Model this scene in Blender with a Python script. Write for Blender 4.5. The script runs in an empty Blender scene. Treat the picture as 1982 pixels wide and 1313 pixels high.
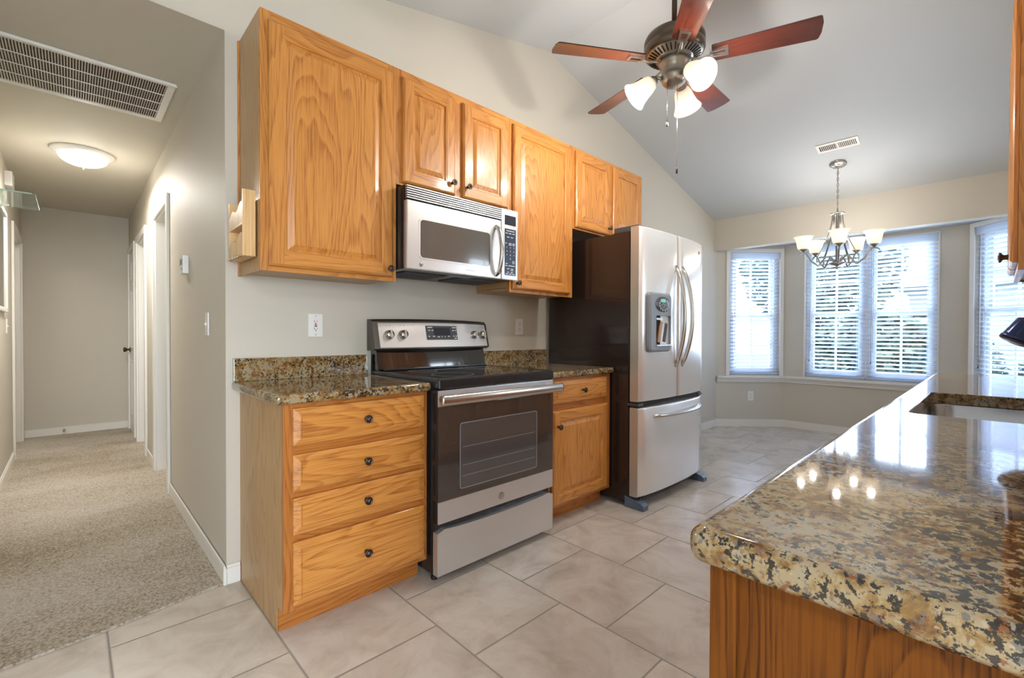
import bpy, bmesh, math, random
from mathutils import Vector, Matrix, geometry
PI = math.pi
random.seed(7)
S = bpy.context.scene
COL = S.collection

# ------------------------------------------------------------------ camera
def setup_camera():
    cam = bpy.data.cameras.new('camera')
    cam.sensor_fit = 'HORIZONTAL'; cam.sensor_width = 36.0
    cam.lens = 893.88 * 36.0 / 1982.0
    cam.clip_start = 0.02; cam.clip_end = 200
    o = bpy.data.objects.new('camera', cam); COL.objects.link(o)
    a, b, r = math.radians(46.3005), math.radians(-0.6427), math.radians(0.203)
    fw = Vector((math.cos(a)*math.cos(b), math.sin(a)*math.cos(b), math.sin(b)))
    rt = Vector((math.sin(a), -math.cos(a), 0)); up = rt.cross(fw)
    rt, up = rt*math.cos(r)+up*math.sin(r), up*math.cos(r)-rt*math.sin(r)
    m = Matrix((( rt.x, up.x, -fw.x, -0.5552), (rt.y, up.y, -fw.y, -2.3749), (rt.z, up.z, -fw.z, 1.1277), (0,0,0,1)))
    o.matrix_world = m
    S.camera = o
setup_camera()

# ------------------------------------------------------------------ world and exposure
W = bpy.data.worlds.new('World'); S.world = W; W.use_nodes = True
wn = W.node_tree.nodes; wl = W.node_tree.links; wn.clear()
sky = wn.new('ShaderNodeTexSky'); sky.sky_type = 'NISHITA'; sky.sun_disc = False
sky.sun_elevation = math.radians(48); sky.sun_rotation = math.radians(250); sky.air_density = 1.3; sky.dust_density = 1.5
wmix = wn.new('ShaderNodeMix'); wmix.data_type = 'RGBA'; wmix.inputs[0].default_value = 0.6
wmix.inputs[7].default_value = (0.60, 0.71, 1.0, 1)
wsc = wn.new('ShaderNodeMix'); wsc.data_type = 'RGBA'; wsc.blend_type = 'MULTIPLY'; wsc.inputs[0].default_value = 1
wsc.inputs[7].default_value = (0.16, 0.16, 0.16, 1)
wbg = wn.new('ShaderNodeBackground'); wbg.inputs[1].default_value = 4.0
wo = wn.new('ShaderNodeOutputWorld')
wl.new(sky.outputs[0], wsc.inputs[6]); wl.new(wsc.outputs[2], wmix.inputs[6])
wl.new(wmix.outputs[2], wbg.inputs[0]); wl.new(wbg.outputs[0], wo.inputs[0])
S.view_settings.view_transform = 'Standard'; S.view_settings.look = 'None'
S.view_settings.gamma = 1; S.view_settings.exposure = 0.85
try: S.view_settings.use_curve_mapping = False
except Exception: pass
try:
    S.cycles.max_bounces = 10; S.cycles.diffuse_bounces = 5; S.cycles.glossy_bounces = 5
    S.cycles.transmission_bounces = 6; S.cycles.transparent_max_bounces = 16
    S.cycles.sample_clamp_indirect = 6; S.cycles.caustics_reflective = False; S.cycles.caustics_refractive = False
    S.cycles.use_denoising = True
except Exception: pass

LAMP_FAN, LAMP_CHAND, LAMP_HALL, FILL_LIVING = 10.0, 1.5, 17.0, 30.0
def lamp(name, loc, power, radius, color=(1, .95, .89), parent=None):
    l = bpy.data.lights.new(name, 'POINT'); l.energy = power; l.shadow_soft_size = radius; l.color = color
    o = bpy.data.objects.new(name, l); COL.objects.link(o); o.location = loc
    if parent: o.parent = parent
    return o
def window_light(name, loc, rot, sx, sy, power, color=(.8, .9, 1)):
    l = bpy.data.lights.new(name, 'AREA'); l.shape = 'RECTANGLE'; l.size = sx; l.size_y = sy; l.energy = power; l.color = color
    o = bpy.data.objects.new(name, l); COL.objects.link(o); o.location = loc; o.rotation_euler = rot
    return o
# area lamps outside the windows, added to strengthen the daylight
window_light('daylight_bay_middle', (6.25, -1.38, 1.45), (0, math.radians(90), 0), 1.45, 1.15, 26, (.84, .92, 1))
window_light('daylight_bay_left', (5.86, .06, 1.40), (0, math.radians(90), math.radians(45)), 1.4, .6, 12, (.88, .94, 1))
window_light('daylight_bay_right', (5.86, -2.85, 1.40), (0, math.radians(90), math.radians(-45)), 1.4, .6, 10, (.84, .92, 1))
window_light('daylight_side', (3.15, -3.05, 1.6), (math.radians(90), 0, 0), .6, 1.1, 14)
window_light('living_front_fill', (-1.35, -5.85, 1.3), (math.radians(90), 0, 0), 1.9, 1.9, 130)  # fill lamp added behind the camera, at an unseen living-room window

# ------------------------------------------------------------------ materials
def new_mat(name):
    m = bpy.data.materials.new(name); m.use_nodes = True
    nt = m.node_tree; p = nt.nodes['Principled BSDF']
    return m, nt, p
def plain(name, col, rough=.5, metal=0, spec=.5, emit=None, es=0, coat=0, bump=None, aniso=0):
    m, nt, p = new_mat(name)
    p.inputs['Base Color'].default_value = (*col, 1); p.inputs['Roughness'].default_value = rough
    p.inputs['Metallic'].default_value = metal; p.inputs['Specular IOR Level'].default_value = spec
    p.inputs['Coat Weight'].default_value = coat
    if emit: p.inputs['Emission Color'].default_value = (*emit, 1); p.inputs['Emission Strength'].default_value = es
    if bump:
        n = nt.nodes.new('ShaderNodeTexNoise'); n.inputs['Scale'].default_value = bump[0]; n.inputs['Detail'].default_value = 3
        tc = nt.nodes.new('ShaderNodeTexCoord'); nt.links.new(tc.outputs['Object'], n.inputs['Vector'])
        b = nt.nodes.new('ShaderNodeBump'); b.inputs['Strength'].default_value = bump[1]; b.inputs['Distance'].default_value = bump[2]
        nt.links.new(n.outputs['Fac'], b.inputs['Height']); nt.links.new(b.outputs[0], p.inputs['Normal'])
    return m
def ramp(nt, stops, interp='LINEAR'):
    r = nt.nodes.new('ShaderNodeValToRGB'); cr = r.color_ramp; cr.interpolation = interp
    while len(cr.elements) > 1: cr.elements.remove(cr.elements[-1])
    cr.elements[0].position = stops[0][0]; cr.elements[0].color = (*stops[0][1], 1)
    for p, c in stops[1:]:
        e = cr.elements.new(p); e.color = (*c, 1)
    return r
def mathn(nt, op, a, b=None, c=None):
    n = nt.nodes.new('ShaderNodeMath'); n.operation = op
    for i, v in enumerate((a, b, c)):
        if v is None: continue
        if isinstance(v, (int, float)): n.inputs[i].default_value = v
        else: nt.links.new(v, n.inputs[i])
    return n.outputs[0]

def oak(name, axis, light=(.62, .265, .056), dark=(.36, .12, .02), rough=.36, coat=.28, seed=0.0, ring=1.0):
    """varnished red oak; axis = the direction of the grain"""
    m, nt, p = new_mat(name); L = nt.links.new
    tc = nt.nodes.new('ShaderNodeTexCoord'); oi = nt.nodes.new('ShaderNodeObjectInfo')
    off = nt.nodes.new('ShaderNodeVectorMath'); off.operation = 'ADD'
    rnd = nt.nodes.new('ShaderNodeCombineXYZ')
    r1 = mathn(nt, 'MULTIPLY', oi.outputs['Random'], 7.3); 
    for i in range(3): L(mathn(nt, 'ADD', r1, seed + i*1.7), rnd.inputs[i])
    L(tc.outputs['Object'], off.inputs[0]); L(rnd.outputs[0], off.inputs[1])
    def stretch(s_across, s_along):
        mp = nt.nodes.new('ShaderNodeMapping'); sc = [s_across]*3; sc['xyz'.index(axis)] = s_along
        mp.inputs['Scale'].default_value = sc; L(off.outputs[0], mp.inputs['Vector']); return mp.outputs[0]
    # cathedral figure: contour lines of a slow, stretched noise
    n1 = nt.nodes.new('ShaderNodeTexNoise'); n1.inputs['Scale'].default_value = 1; n1.inputs['Detail'].default_value = 2.5; n1.inputs['Roughness'].default_value = .45
    L(stretch(4.2*ring, .62*ring), n1.inputs['Vector'])
    v = mathn(nt, 'MULTIPLY', n1.outputs['Fac'], 27.0)
    fr = mathn(nt, 'FRACT', v)
    saw = ramp(nt, [(0, (0, 0, 0)), (.55, (.35, .35, .35)), (.86, (1, 1, 1)), (1, (0, 0, 0))]); L(fr, saw.inputs[0])
    n2 = nt.nodes.new('ShaderNodeTexNoise'); n2.inputs['Scale'].default_value = 1; n2.inputs['Detail'].default_value = 3
    L(stretch(260, 7), n2.inputs['Vector'])
    pores = ramp(nt, [(.42, (1, 1, 1)), (.56, (0, 0, 0))]); L(n2.outputs['Fac'], pores.inputs[0])
    n3 = nt.nodes.new('ShaderNodeTexNoise'); n3.inputs['Scale'].default_value = 1; n3.inputs['Detail'].default_value = 2
    L(stretch(9, 1.4), n3.inputs['Vector'])
    f = mathn(nt, 'ADD', mathn(nt, 'MULTIPLY', mathn(nt, 'MULTIPLY', saw.outputs[0], mathn(nt, 'ADD', pores.outputs[0], .55)), .62), mathn(nt, 'MULTIPLY', pores.outputs[0], .16))
    f2 = mathn(nt, 'ADD', f, mathn(nt, 'MULTIPLY', mathn(nt, 'SUBTRACT', n3.outputs['Fac'], .5), .5))
    mid = tuple((a+b)/2 for a, b in zip(light, dark))
    cr = ramp(nt, [(0, light), (.45, mid), (1, dark)]); L(f2, cr.inputs[0])
    L(cr.outputs[0], p.inputs['Base Color'])
    p.inputs['Roughness'].default_value = rough; p.inputs['Coat Weight'].default_value = coat; p.inputs['Coat Roughness'].default_value = .12
    if coat == 0: p.inputs['Specular IOR Level'].default_value = .2
    b = nt.nodes.new('ShaderNodeBump'); b.inputs['Strength'].default_value = .12; b.inputs['Distance'].default_value = .0006
    L(pores.outputs[0], b.inputs['Height']); b.invert = True; L(b.outputs[0], p.inputs['Normal'])
    return m
OAKZ = oak('oak_vertical', 'z'); OAKX = oak('oak_horizontal', 'x', seed=3.1)
FRAMEZ = oak('oak_frame_vertical', 'z', light=(.50, .185, .034), dark=(.29, .085, .013), rough=.34, seed=1.3)
FRAMEX = oak('oak_frame_horizontal', 'x', light=(.50, .185, .034), dark=(.29, .085, .013), rough=.34, seed=4.3)
OAKY = oak('oak_crosswise', 'y', seed=5.1)
PANEL = oak('oak_veneer_pale', 'z', light=(.50, .315, .145), dark=(.36, .21, .085), rough=.42, coat=.1, ring=.8)
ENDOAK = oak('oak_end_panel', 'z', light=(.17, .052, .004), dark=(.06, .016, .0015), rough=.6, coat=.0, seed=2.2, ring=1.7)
PALEWOOD = oak('maple_pale', 'z', light=(.78, .52, .25), dark=(.60, .34, .13), rough=.4, coat=.2, ring=.5)
CAB_IN = plain('cabinet_interior', (.50, .30, .14), .5)
CHERRY = oak('fan_blade_cherry', 'x', light=(.085, .015, .006), dark=(.022, .004, .003), rough=.25, coat=1.0, ring=1.4)

def granite():
    m, nt, p = new_mat('granite_brown_gold'); L = nt.links.new
    tc = nt.nodes.new('ShaderNodeTexCoord')
    def noise(scale, detail=3, rough=.55, dist=0, off=0):
        n = nt.nodes.new('ShaderNodeTexNoise'); n.inputs['Scale'].default_value = scale; n.inputs['Detail'].default_value = detail
        n.inputs['Roughness'].default_value = rough; n.inputs['Distortion'].default_value = dist
        mp = nt.nodes.new('ShaderNodeMapping'); mp.inputs['Location'].default_value = (off, off*.7, off*1.3)
        L(tc.outputs['Object'], mp.inputs[0]); L(mp.outputs[0], n.inputs['Vector']); return n.outputs['Fac']
    base = ramp(nt, [(.34, (.12, .045, .009)), (.45, (.25, .145, .045)), (.54, (.36, .27, .145)), (.70, (.31, .275, .215))]); L(noise(32, 5, .65, .4), base.inputs[0])
    def over(prev, col, mask):
        mx = nt.nodes.new('ShaderNodeMix'); mx.data_type = 'RGBA'; L(mask, mx.inputs[0]); L(prev, mx.inputs[6]); mx.inputs[7].default_value = (*col, 1); return mx.outputs[2]
    rust = ramp(nt, [(.60, (0, 0, 0)), (.66, (1, 1, 1))]); L(noise(70, 3, .5, .4, 3), rust.inputs[0])
    c = over(base.outputs[0], (.20, .06, .012), mathn(nt, 'MULTIPLY', rust.outputs[0], .85))
    grey = ramp(nt, [(.60, (0, 0, 0)), (.64, (1, 1, 1))]); L(noise(95, 3, .5, .2, 11), grey.inputs[0])
    c = over(c, (.13, .125, .115), mathn(nt, 'MULTIPLY', grey.outputs[0], .8))
    big = mathn(nt, 'MULTIPLY', mathn(nt, 'SUBTRACT', noise(7, 2, .5, 0, 21), .5), .36)
    fine = mathn(nt, 'ADD', noise(95, 5, .68, .15, 7), big)
    blk = ramp(nt, [(.544, (0, 0, 0)), (.568, (1, 1, 1))]); L(fine, blk.inputs[0])
    c = over(c, (.008, .007, .007), mathn(nt, 'MULTIPLY', blk.outputs[0], .95))
    wht = ramp(nt, [(.66, (0, 0, 0)), (.70, (1, 1, 1))]); L(noise(120, 2, .5, .2, 31), wht.inputs[0])
    c = over(c, (.42, .36, .26), mathn(nt, 'MULTIPLY', wht.outputs[0], .6))
    L(c, p.inputs['Base Color']); p.inputs['IOR'].default_value = 1.85; p.inputs['Roughness'].default_value = .05; p.inputs['Specular IOR Level'].default_value = .5
    p.inputs['Coat Weight'].default_value = .0
    return m
GRANITE = granite()

def tile_mat():
    m, nt, p = new_mat('floor_tile_beige'); L = nt.links.new
    tc = nt.nodes.new('ShaderNodeTexCoord'); sp = nt.nodes.new('ShaderNodeSeparateXYZ'); L(tc.outputs['Object'], sp.inputs[0])
    T = .4615
    # columns run along y, joints staggered by half a tile in every other column
    col = mathn(nt, 'DIVIDE', mathn(nt, 'SUBTRACT', sp.outputs[0], .0), T)
    ci = mathn(nt, 'FLOOR', col); cf = mathn(nt, 'FRACT', col)
    odd = mathn(nt, 'MODULO', mathn(nt, 'ADD', ci, 100.0), 2.0)
    row = mathn(nt, 'ADD', mathn(nt, 'DIVIDE', mathn(nt, 'ADD', sp.outputs[1], .895), T), mathn(nt, 'MULTIPLY', odd, .5))
    ri = mathn(nt, 'FLOOR', row); rf = mathn(nt, 'FRACT', row)
    def edge(f): return mathn(nt, 'MINIMUM', f, mathn(nt, 'SUBTRACT', 1.0, f))
    d = mathn(nt, 'MULTIPLY', mathn(nt, 'MINIMUM', edge(cf), edge(rf)), T)
    g = ramp(nt, [(0, (1, 1, 1)), (.0028, (1, 1, 1)), (.0046, (0, 0, 0))]); L(d, g.inputs[0])
    # per-tile offset for the veining
    cb = nt.nodes.new('ShaderNodeCombineXYZ'); L(mathn(nt, 'MULTIPLY', ci, 3.17), cb.inputs[0]); L(mathn(nt, 'MULTIPLY', ri, 5.31), cb.inputs[1]); L(mathn(nt, 'MULTIPLY', mathn(nt, 'ADD', ci, ri), 1.3), cb.inputs[2])
    ad = nt.nodes.new('ShaderNodeVectorMath'); ad.operation = 'ADD'; L(tc.outputs['Object'], ad.inputs[0]); L(cb.outputs[0], ad.inputs[1])
    n = nt.nodes.new('ShaderNodeTexNoise'); n.inputs['Scale'].default_value = 4.6; n.inputs['Detail'].default_value = 8; n.inputs['Roughness'].default_value = .62; n.inputs['Distortion'].default_value = .9
    L(ad.outputs[0], n.inputs['Vector'])
    c1 = ramp(nt, [(.30, (.45, .39, .325)), (.45, (.56, .495, .425)), (.60, (.64, .58, .51)), (.75, (.58, .53, .48))]); L(n.outputs['Fac'], c1.inputs[0])
    wn_ = nt.nodes.new('ShaderNodeTexWhiteNoise'); L(cb.outputs[0], wn_.inputs['Vector'])
    hv = nt.nodes.new('ShaderNodeHueSaturation'); L(c1.outputs[0], hv.inputs['Color']); L(mathn(nt, 'ADD', mathn(nt, 'MULTIPLY', wn_.outputs['Value'], .12), .94), hv.inputs['Value'])
    mx = nt.nodes.new('ShaderNodeMix'); mx.data_type = 'RGBA'; L(g.outputs[0], mx.inputs[0]); L(hv.outputs[0], mx.inputs[6]); mx.inputs[7].default_value = (.25, .225, .195, 1)
    L(mx.outputs[2], p.inputs['Base Color'])
    ro = ramp(nt, [(0, (.27, .27, .27)), (1, (.8, .8, .8))]); L(g.outputs[0], ro.inputs[0]); L(ro.outputs[0], p.inputs['Roughness'])
    h = mathn(nt, 'ADD', mathn(nt, 'MULTIPLY', g.outputs[0], -1.0), mathn(nt, 'MULTIPLY', n.outputs['Fac'], .35))
    b = nt.nodes.new('ShaderNodeBump'); b.inputs['Strength'].default_value = .5; b.inputs['Distance'].default_value = .002
    L(h, b.inputs['Height']); L(b.outputs[0], p.inputs['Normal'])
    return m
TILE = tile_mat()

def carpet_mat():
    m, nt, p = new_mat('carpet_beige'); L = nt.links.new
    tc = nt.nodes.new('ShaderNodeTexCoord')
    n = nt.nodes.new('ShaderNodeTexNoise'); n.inputs['Scale'].default_value = 95; n.inputs['Detail'].default_value = 3; n.inputs['Roughness'].default_value = .7
    L(tc.outputs['Object'], n.inputs['Vector'])
    n2 = nt.nodes.new('ShaderNodeTexNoise'); n2.inputs['Scale'].default_value = 1.0; n2.inputs['Detail'].default_value = 3
    mp = nt.nodes.new('ShaderNodeMapping'); mp.inputs['Scale'].default_value = (.9, 1.7, 1); mp.inputs['Rotation'].default_value = (0, 0, .25); L(tc.outputs['Object'], mp.inputs[0]); L(mp.outputs[0], n2.inputs['Vector'])
    n3 = nt.nodes.new('ShaderNodeTexNoise'); n3.inputs['Scale'].default_value = 22; n3.inputs['Detail'].default_value = 3; L(tc.outputs['Object'], n3.inputs['Vector'])
    f = mathn(nt, 'ADD', mathn(nt, 'MULTIPLY', n.outputs['Fac'], .80), mathn(nt, 'ADD', mathn(nt, 'MULTIPLY', n2.outputs['Fac'], .44), mathn(nt, 'MULTIPLY', n3.outputs['Fac'], .10)))
    c = ramp(nt, [(.46, (.17, .13, .09)), (.58, (.34, .28, .20)), (.67, (.46, .40, .32)), (.80, (.60, .56, .50))]); L(f, c.inputs[0])
    L(c.outputs[0], p.inputs['Base Color']); p.inputs['Roughness'].default_value = .95; p.inputs['Specular IOR Level'].default_value = .1
    b = nt.nodes.new('ShaderNodeBump'); b.inputs['Strength'].default_value = .9; b.inputs['Distance'].default_value = .008
    L(n.outputs['Fac'], b.inputs['Height']); L(b.outputs[0], p.inputs['Normal'])
    return m
CARPET = carpet_mat()

def steel(name, axis='x', base=(.72, .715, .715), rough=.33, var=.05, metal=.78):
    m, nt, p = new_mat(name); L = nt.links.new
    tc = nt.nodes.new('ShaderNodeTexCoord'); mp = nt.nodes.new('ShaderNodeMapping')
    sc = [520]*3; sc['xyz'.index(axis)] = 4.0; mp.inputs['Scale'].default_value = sc
    n = nt.nodes.new('ShaderNodeTexNoise'); n.inputs['Scale'].default_value = 1; n.inputs['Detail'].default_value = 2
    L(tc.outputs['Object'], mp.inputs[0]); L(mp.outputs[0], n.inputs['Vector'])
    p.inputs['Base Color'].default_value = (*base, 1); p.inputs['Metallic'].default_value = metal
    L(mathn(nt, 'ADD', mathn(nt, 'MULTIPLY', n.outputs['Fac'], var), rough - var/2), p.inputs['Roughness'])
    b = nt.nodes.new('ShaderNodeBump'); b.inputs['Strength'].default_value = .03; b.inputs['Distance'].default_value = .0001
    L(n.outputs['Fac'], b.inputs['Height']); L(b.outputs[0], p.inputs['Normal'])
    return m
STEELX = steel('brushed_steel_horizontal', 'x'); STEELZ = steel('brushed_steel_vertical', 'z', base=(.90, .895, .89), rough=.24, metal=.60)
SINKM = steel('sink_steel', 'x', base=(.44, .44, .47), rough=.24, metal=1)
SATIN = plain('satin_nickel', (.62, .59, .55), .25, 1)
PEWTER = plain('pewter_metal', (.40, .375, .34), .33, 1)
DARKMET = plain('dark_bronze_metal', (.10, .075, .06), .32, 1)
HOUSING = plain('antique_bronze', (.17, .135, .105), .32, .9)
CHROME = plain('polished_metal', (.75, .73, .7), .12, 1)
WALL = plain('wall_paint_greige', (.60, .555, .475), .6, bump=(260, .08, .0006))
CEIL = plain('ceiling_paint_white', (.57, .59, .60), .75, bump=(180, .12, .001))
HALLCEIL = plain('hall_ceiling_paint', (.60, .56, .48), .75, bump=(180, .12, .001))
TRIM = plain('trim_white_gloss', (.80, .78, .73), .32)
WHITE = plain('white_plastic', (.82, .81, .78), .35)
SILLW = plain('sill_white', (.80, .78, .74), .3)
def blind_mat():
    m, nt, p = new_mat('blind_slat_white'); L = nt.links.new
    p.inputs['Base Color'].default_value = (.86, .89, .93, 1); p.inputs['Roughness'].default_value = .42
    tr = nt.nodes.new('ShaderNodeBsdfTranslucent'); tr.inputs[0].default_value = (.80, .88, 1, 1)
    mx = nt.nodes.new('ShaderNodeMixShader'); mx.inputs[0].default_value = .6
    L(p.outputs[0], mx.inputs[1]); L(tr.outputs[0], mx.inputs[2]); L(mx.outputs[0], nt.nodes['Material Output'].inputs[0]); return m
BLINDM = blind_mat()
BLACKG = plain('black_glass', (.012, .012, .014), .06, spec=.8, coat=.5)
OVENG = plain('oven_door_glass', (.045, .036, .032), .05, spec=.9, coat=.6)
OVENW = plain('oven_window_glass', (.075, .07, .07), .06, spec=.9, coat=.6)
MWG = plain('microwave_window_glass', (.11, .105, .095), .12, spec=.7, coat=.5)
BLACKP = plain('black_enamel', (.018, .018, .02), .22)
FRIDGEB = plain('fridge_side_black_brown', (.022, .013, .011), .24, coat=.3, bump=(500, .05, .0004))
GREYP = plain('grey_plastic', (.23, .25, .28), .35)
DKGREY = plain('dark_grey_plastic', (.06, .065, .075), .35)
DOORSIDE = plain('door_side_silver', (.56, .53, .47), .3, .6)
NAVY = plain('keypad_navy', (.022, .035, .07), .3)
SCREEN = plain('display_dark', (.03, .035, .05), .15)
PRINT = plain('print_white', (.75, .77, .8), .5)
PRINTD = plain('print_dark', (.06, .06, .07), .5)
GREENLCD = plain('display_green', (.1, .35, .25), .3, emit=(.15, .55, .4), es=.35)
RED = plain('red_plastic', (.55, .03, .03), .4)
HOLE = plain('dark_hole', (.01, .009, .008), .7)
BRONZEBLUE = plain('faucet_dark_metal', (.045, .06, .13), .16, 1)
GRILLEBK = plain('grille_cavity', (.10, .06, .04), .8)
GREENGLASS = None

def glass_mat(name, tint=(1, 1, 1), gloss=.08):
    m = bpy.data.materials.new(name); m.use_nodes = True; nt = m.node_tree; nt.nodes.clear(); L = nt.links.new
    t = nt.nodes.new('ShaderNodeBsdfTransparent'); t.inputs[0].default_value = (*tint, 1)
    g = nt.nodes.new('ShaderNodeBsdfGlossy'); g.inputs['Roughness'].default_value = .03
    ge = nt.nodes.new('ShaderNodeNewGeometry'); dt = nt.nodes.new('ShaderNodeVectorMath'); dt.operation = 'DOT_PRODUCT'
    L(ge.outputs['Normal'], dt.inputs[0]); L(ge.outputs['Incoming'], dt.inputs[1])
    om = mathn(nt, 'SUBTRACT', 1.0, mathn(nt, 'ABSOLUTE', dt.outputs['Value']))
    sch = mathn(nt, 'ADD', mathn(nt, 'MULTIPLY', mathn(nt, 'POWER', om, 5.0), .95), .04)
    mx = nt.nodes.new('ShaderNodeMixShader'); o = nt.nodes.new('ShaderNodeOutputMaterial')
    L(sch, mx.inputs[0]); L(t.outputs[0], mx.inputs[1]); L(g.outputs[0], mx.inputs[2]); L(mx.outputs[0], o.inputs[0])
    return m
GLASS = glass_mat('window_glass', (.97, .99, 1)); SHELFGLASS = glass_mat('shelf_glass', (.86, .94, .91))
EDGEGLASS = plain('glass_edge_green', (.45, .68, .6), .2)

def shade_mat(name, col, es):
    m, nt, p = new_mat(name); L = nt.links.new
    p.inputs['Base Color'].default_value = (.85, .82, .76, 1); p.inputs['Roughness'].default_value = .35
    tr = nt.nodes.new('ShaderNodeBsdfTranslucent'); tr.inputs[0].default_value = (.95, .88, .78, 1)
    mx = nt.nodes.new('ShaderNodeMixShader'); mx.inputs[0].default_value = .25
    o = nt.nodes['Material Output']; L(p.outputs[0], mx.inputs[1]); L(tr.outputs[0], mx.inputs[2]); L(mx.outputs[0], o.inputs[0])
    p.inputs['Emission Color'].default_value = (*col, 1); p.inputs['Emission Strength'].default_value = es
    return m
SHADE = shade_mat('frosted_shade_glass', (1, .88, .74), .20)
DOMEG = shade_mat('frosted_dome_glass', (1, .94, .85), 1.3)
BULB = plain('bulb_lit', (1, 1, 1), .4, emit=(1, .93, .82), es=2.2)

# ------------------------------------------------------------------ mesh helpers
class MB:
    """collects shapes in one bmesh and links them as ONE mesh object"""
    def __init__(s): s.bm = bmesh.new(); s.mats = []
    def mi(s, m):
        if m is None: return 0
        if m not in s.mats: s.mats.append(m)
        return s.mats.index(m)
    def face(s, vs, m=0, smooth=False):
        try: f = s.bm.faces.new(vs)
        except ValueError: return None
        f.material_index = m; f.smooth = smooth; return f
    def box(s, x0, x1, y0, y1, z0, z1, m=None, bev=0, M=None):
        k = s.mi(m); b = bmesh.new(); bmesh.ops.create_cube(b, size=1)
        for v in b.verts:
            v.co = Vector((x0 if v.co.x < 0 else x1, y0 if v.co.y < 0 else y1, z0 if v.co.z < 0 else z1))
        if bev: bmesh.ops.bevel(b, geom=b.edges[:], offset=bev, segments=2, profile=.7, affect='EDGES')
        s.merge(b, k, M); return s
    def merge(s, b, k, M=None, smooth=None):
        mp = {}
        for v in b.verts: mp[v] = s.bm.verts.new(M @ v.co if M else v.co)
        for f in b.faces:
            g = s.face([mp[v] for v in f.verts], k, f.smooth if smooth is None else smooth)
        b.free()
    def prism(s, pts, h0, h1, axis='z', m=None, M=None):
        """polygon extruded along an axis; pts are the other two coordinates in xyz order"""
        k = s.mi(m)
        def P(p, h):
            c = {'z': (p[0], p[1], h), 'y': (p[0], h, p[1]), 'x': (h, p[0], p[1])}[axis]
            c = Vector(c); return M @ c if M else c
        a = [s.bm.verts.new(P(p, h0)) for p in pts]; b = [s.bm.verts.new(P(p, h1)) for p in pts]
        n = len(pts)
        for i in range(n): s.face([a[i], a[(i+1) % n], b[(i+1) % n], b[i]], k)
        s.face(a[::-1], k); s.face(b, k); return s
    def lathe(s, prof, m=None, seg=32, M=None, cap=True, a0=0, a1=2*PI):
        """prof = [(r, z)...] around z"""
        k = s.mi(m); rings = []
        full = abs(a1-a0-2*PI) < 1e-6; n = seg if full else seg+1
        for r, z in prof:
            rg = []
            for i in range(n):
                t = a0 + (a1-a0)*i/seg; c = Vector((r*math.cos(t), r*math.sin(t), z)); rg.append(s.bm.verts.new(M @ c if M else c))
            rings.append(rg)
        for a, b in zip(rings, rings[1:]):
            for i in range(n if full else n-1): s.face([a[i], a[(i+1) % n], b[(i+1) % n], b[i]], k, True)
        if cap and full:
            if prof[0][0] > 1e-5: s.face(rings[0][::-1], k, False)
            if prof[-1][0] > 1e-5: s.face(rings[-1], k, False)
        return s
    def tube(s, pts, r, m=None, seg=12, M=None, flat=None):
        """swept tube; r number or list; flat=(a,b) scales the section"""
        k = s.mi(m); pts = [Vector(p) for p in pts]; n = len(pts); rs = r if isinstance(r, (list, tuple)) else [r]*n
        t0 = (pts[1]-pts[0]).normalized(); u = t0.orthogonal().normalized()
        if flat: 
            u = t0.cross(Vector(flat[2])); u = u.normalized() if u.length > 1e-4 else t0.orthogonal().normalized()
        rings = []; prev = t0
        for i, p in enumerate(pts):
            t = (pts[min(i+1, n-1)] - pts[max(i-1, 0)]).normalized()
            q = prev.rotation_difference(t); u = q @ u; u = (u - t*u.dot(t)).normalized(); w = t.cross(u); prev = t
            fa, fb = (flat[0], flat[1]) if flat else (1, 1)
            rings.append([s.bm.verts.new((M @ c) if M else c) for c in [p + (u*math.cos(2*PI*j/seg)*fa + w*math.sin(2*PI*j/seg)*fb)*rs[i] for j in range(seg)]])
        for a, b in zip(rings, rings[1:]):
            for i in range(seg): s.face([a[i], a[(i+1) % seg], b[(i+1) % seg], b[i]], k, True)
        s.face(rings[0][::-1], k); s.face(rings[-1], k); return s
    def loops(s, loops, m=None, cap0=False, cap1=True, smooth=False, close=True, M=None, facemat=None):
        k = s.mi(m); R = [[s.bm.verts.new((M @ Vector(c)) if M else Vector(c)) for c in lp] for lp in loops]
        n = len(R[0])
        for li, (a, b) in enumerate(zip(R, R[1:])):
            for i in range(n if close else n-1):
                kk = k if facemat is None else facemat(li, i)
                s.face([a[i], a[(i+1) % n], b[(i+1) % n], b[i]], kk, smooth)
        if cap0: s.face(R[0][::-1], k)
        if cap1: s.face(R[-1], k)
        return s
    def build(s, name, mat=None, parent=None, loc=None, rot=None, recalc=True):
        if recalc: bmesh.ops.recalc_face_normals(s.bm, faces=s.bm.faces[:])
        me = bpy.data.meshes.new(name); s.bm.to_mesh(me); s.bm.free()
        for m in (s.mats if s.mats else [mat]): me.materials.append(m)
        o = bpy.data.objects.new(name, me); COL.objects.link(o)
        if parent: o.parent = parent
        if loc is not None: o.location = loc
        if rot is not None: o.rotation_euler = rot
        return o
def thing(name, label, cat, loc=(0, 0, 0), rz=0, group=None):
    o = bpy.data.objects.new(name, None); COL.objects.link(o); o.empty_display_size = .05
    o.location = loc; o.rotation_euler = (0, 0, rz); o['label'] = label; o['category'] = cat
    if group: o['group'] = group
    return o
def tag(o, label, cat, group=None):
    o['label'] = label; o['category'] = cat
    if group: o['group'] = group
    return o
def struct(o): o['kind'] = 'structure'; return o
def spline(pts, n=8):
    P = [Vector(p) for p in pts]; P = [P[0]*2-P[1]] + P + [P[-1]*2-P[-2]]; out = []
    for i in range(1, len(P)-2):
        a, b, c, d = P[i-1:i+3]
        for j in range(n):
            t = j/n; out.append(.5*((2*b) + (c-a)*t + (2*a-5*b+4*c-d)*t*t + (3*b-a-3*c+d)*t**3))
    out.append(P[-2]); return out
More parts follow.
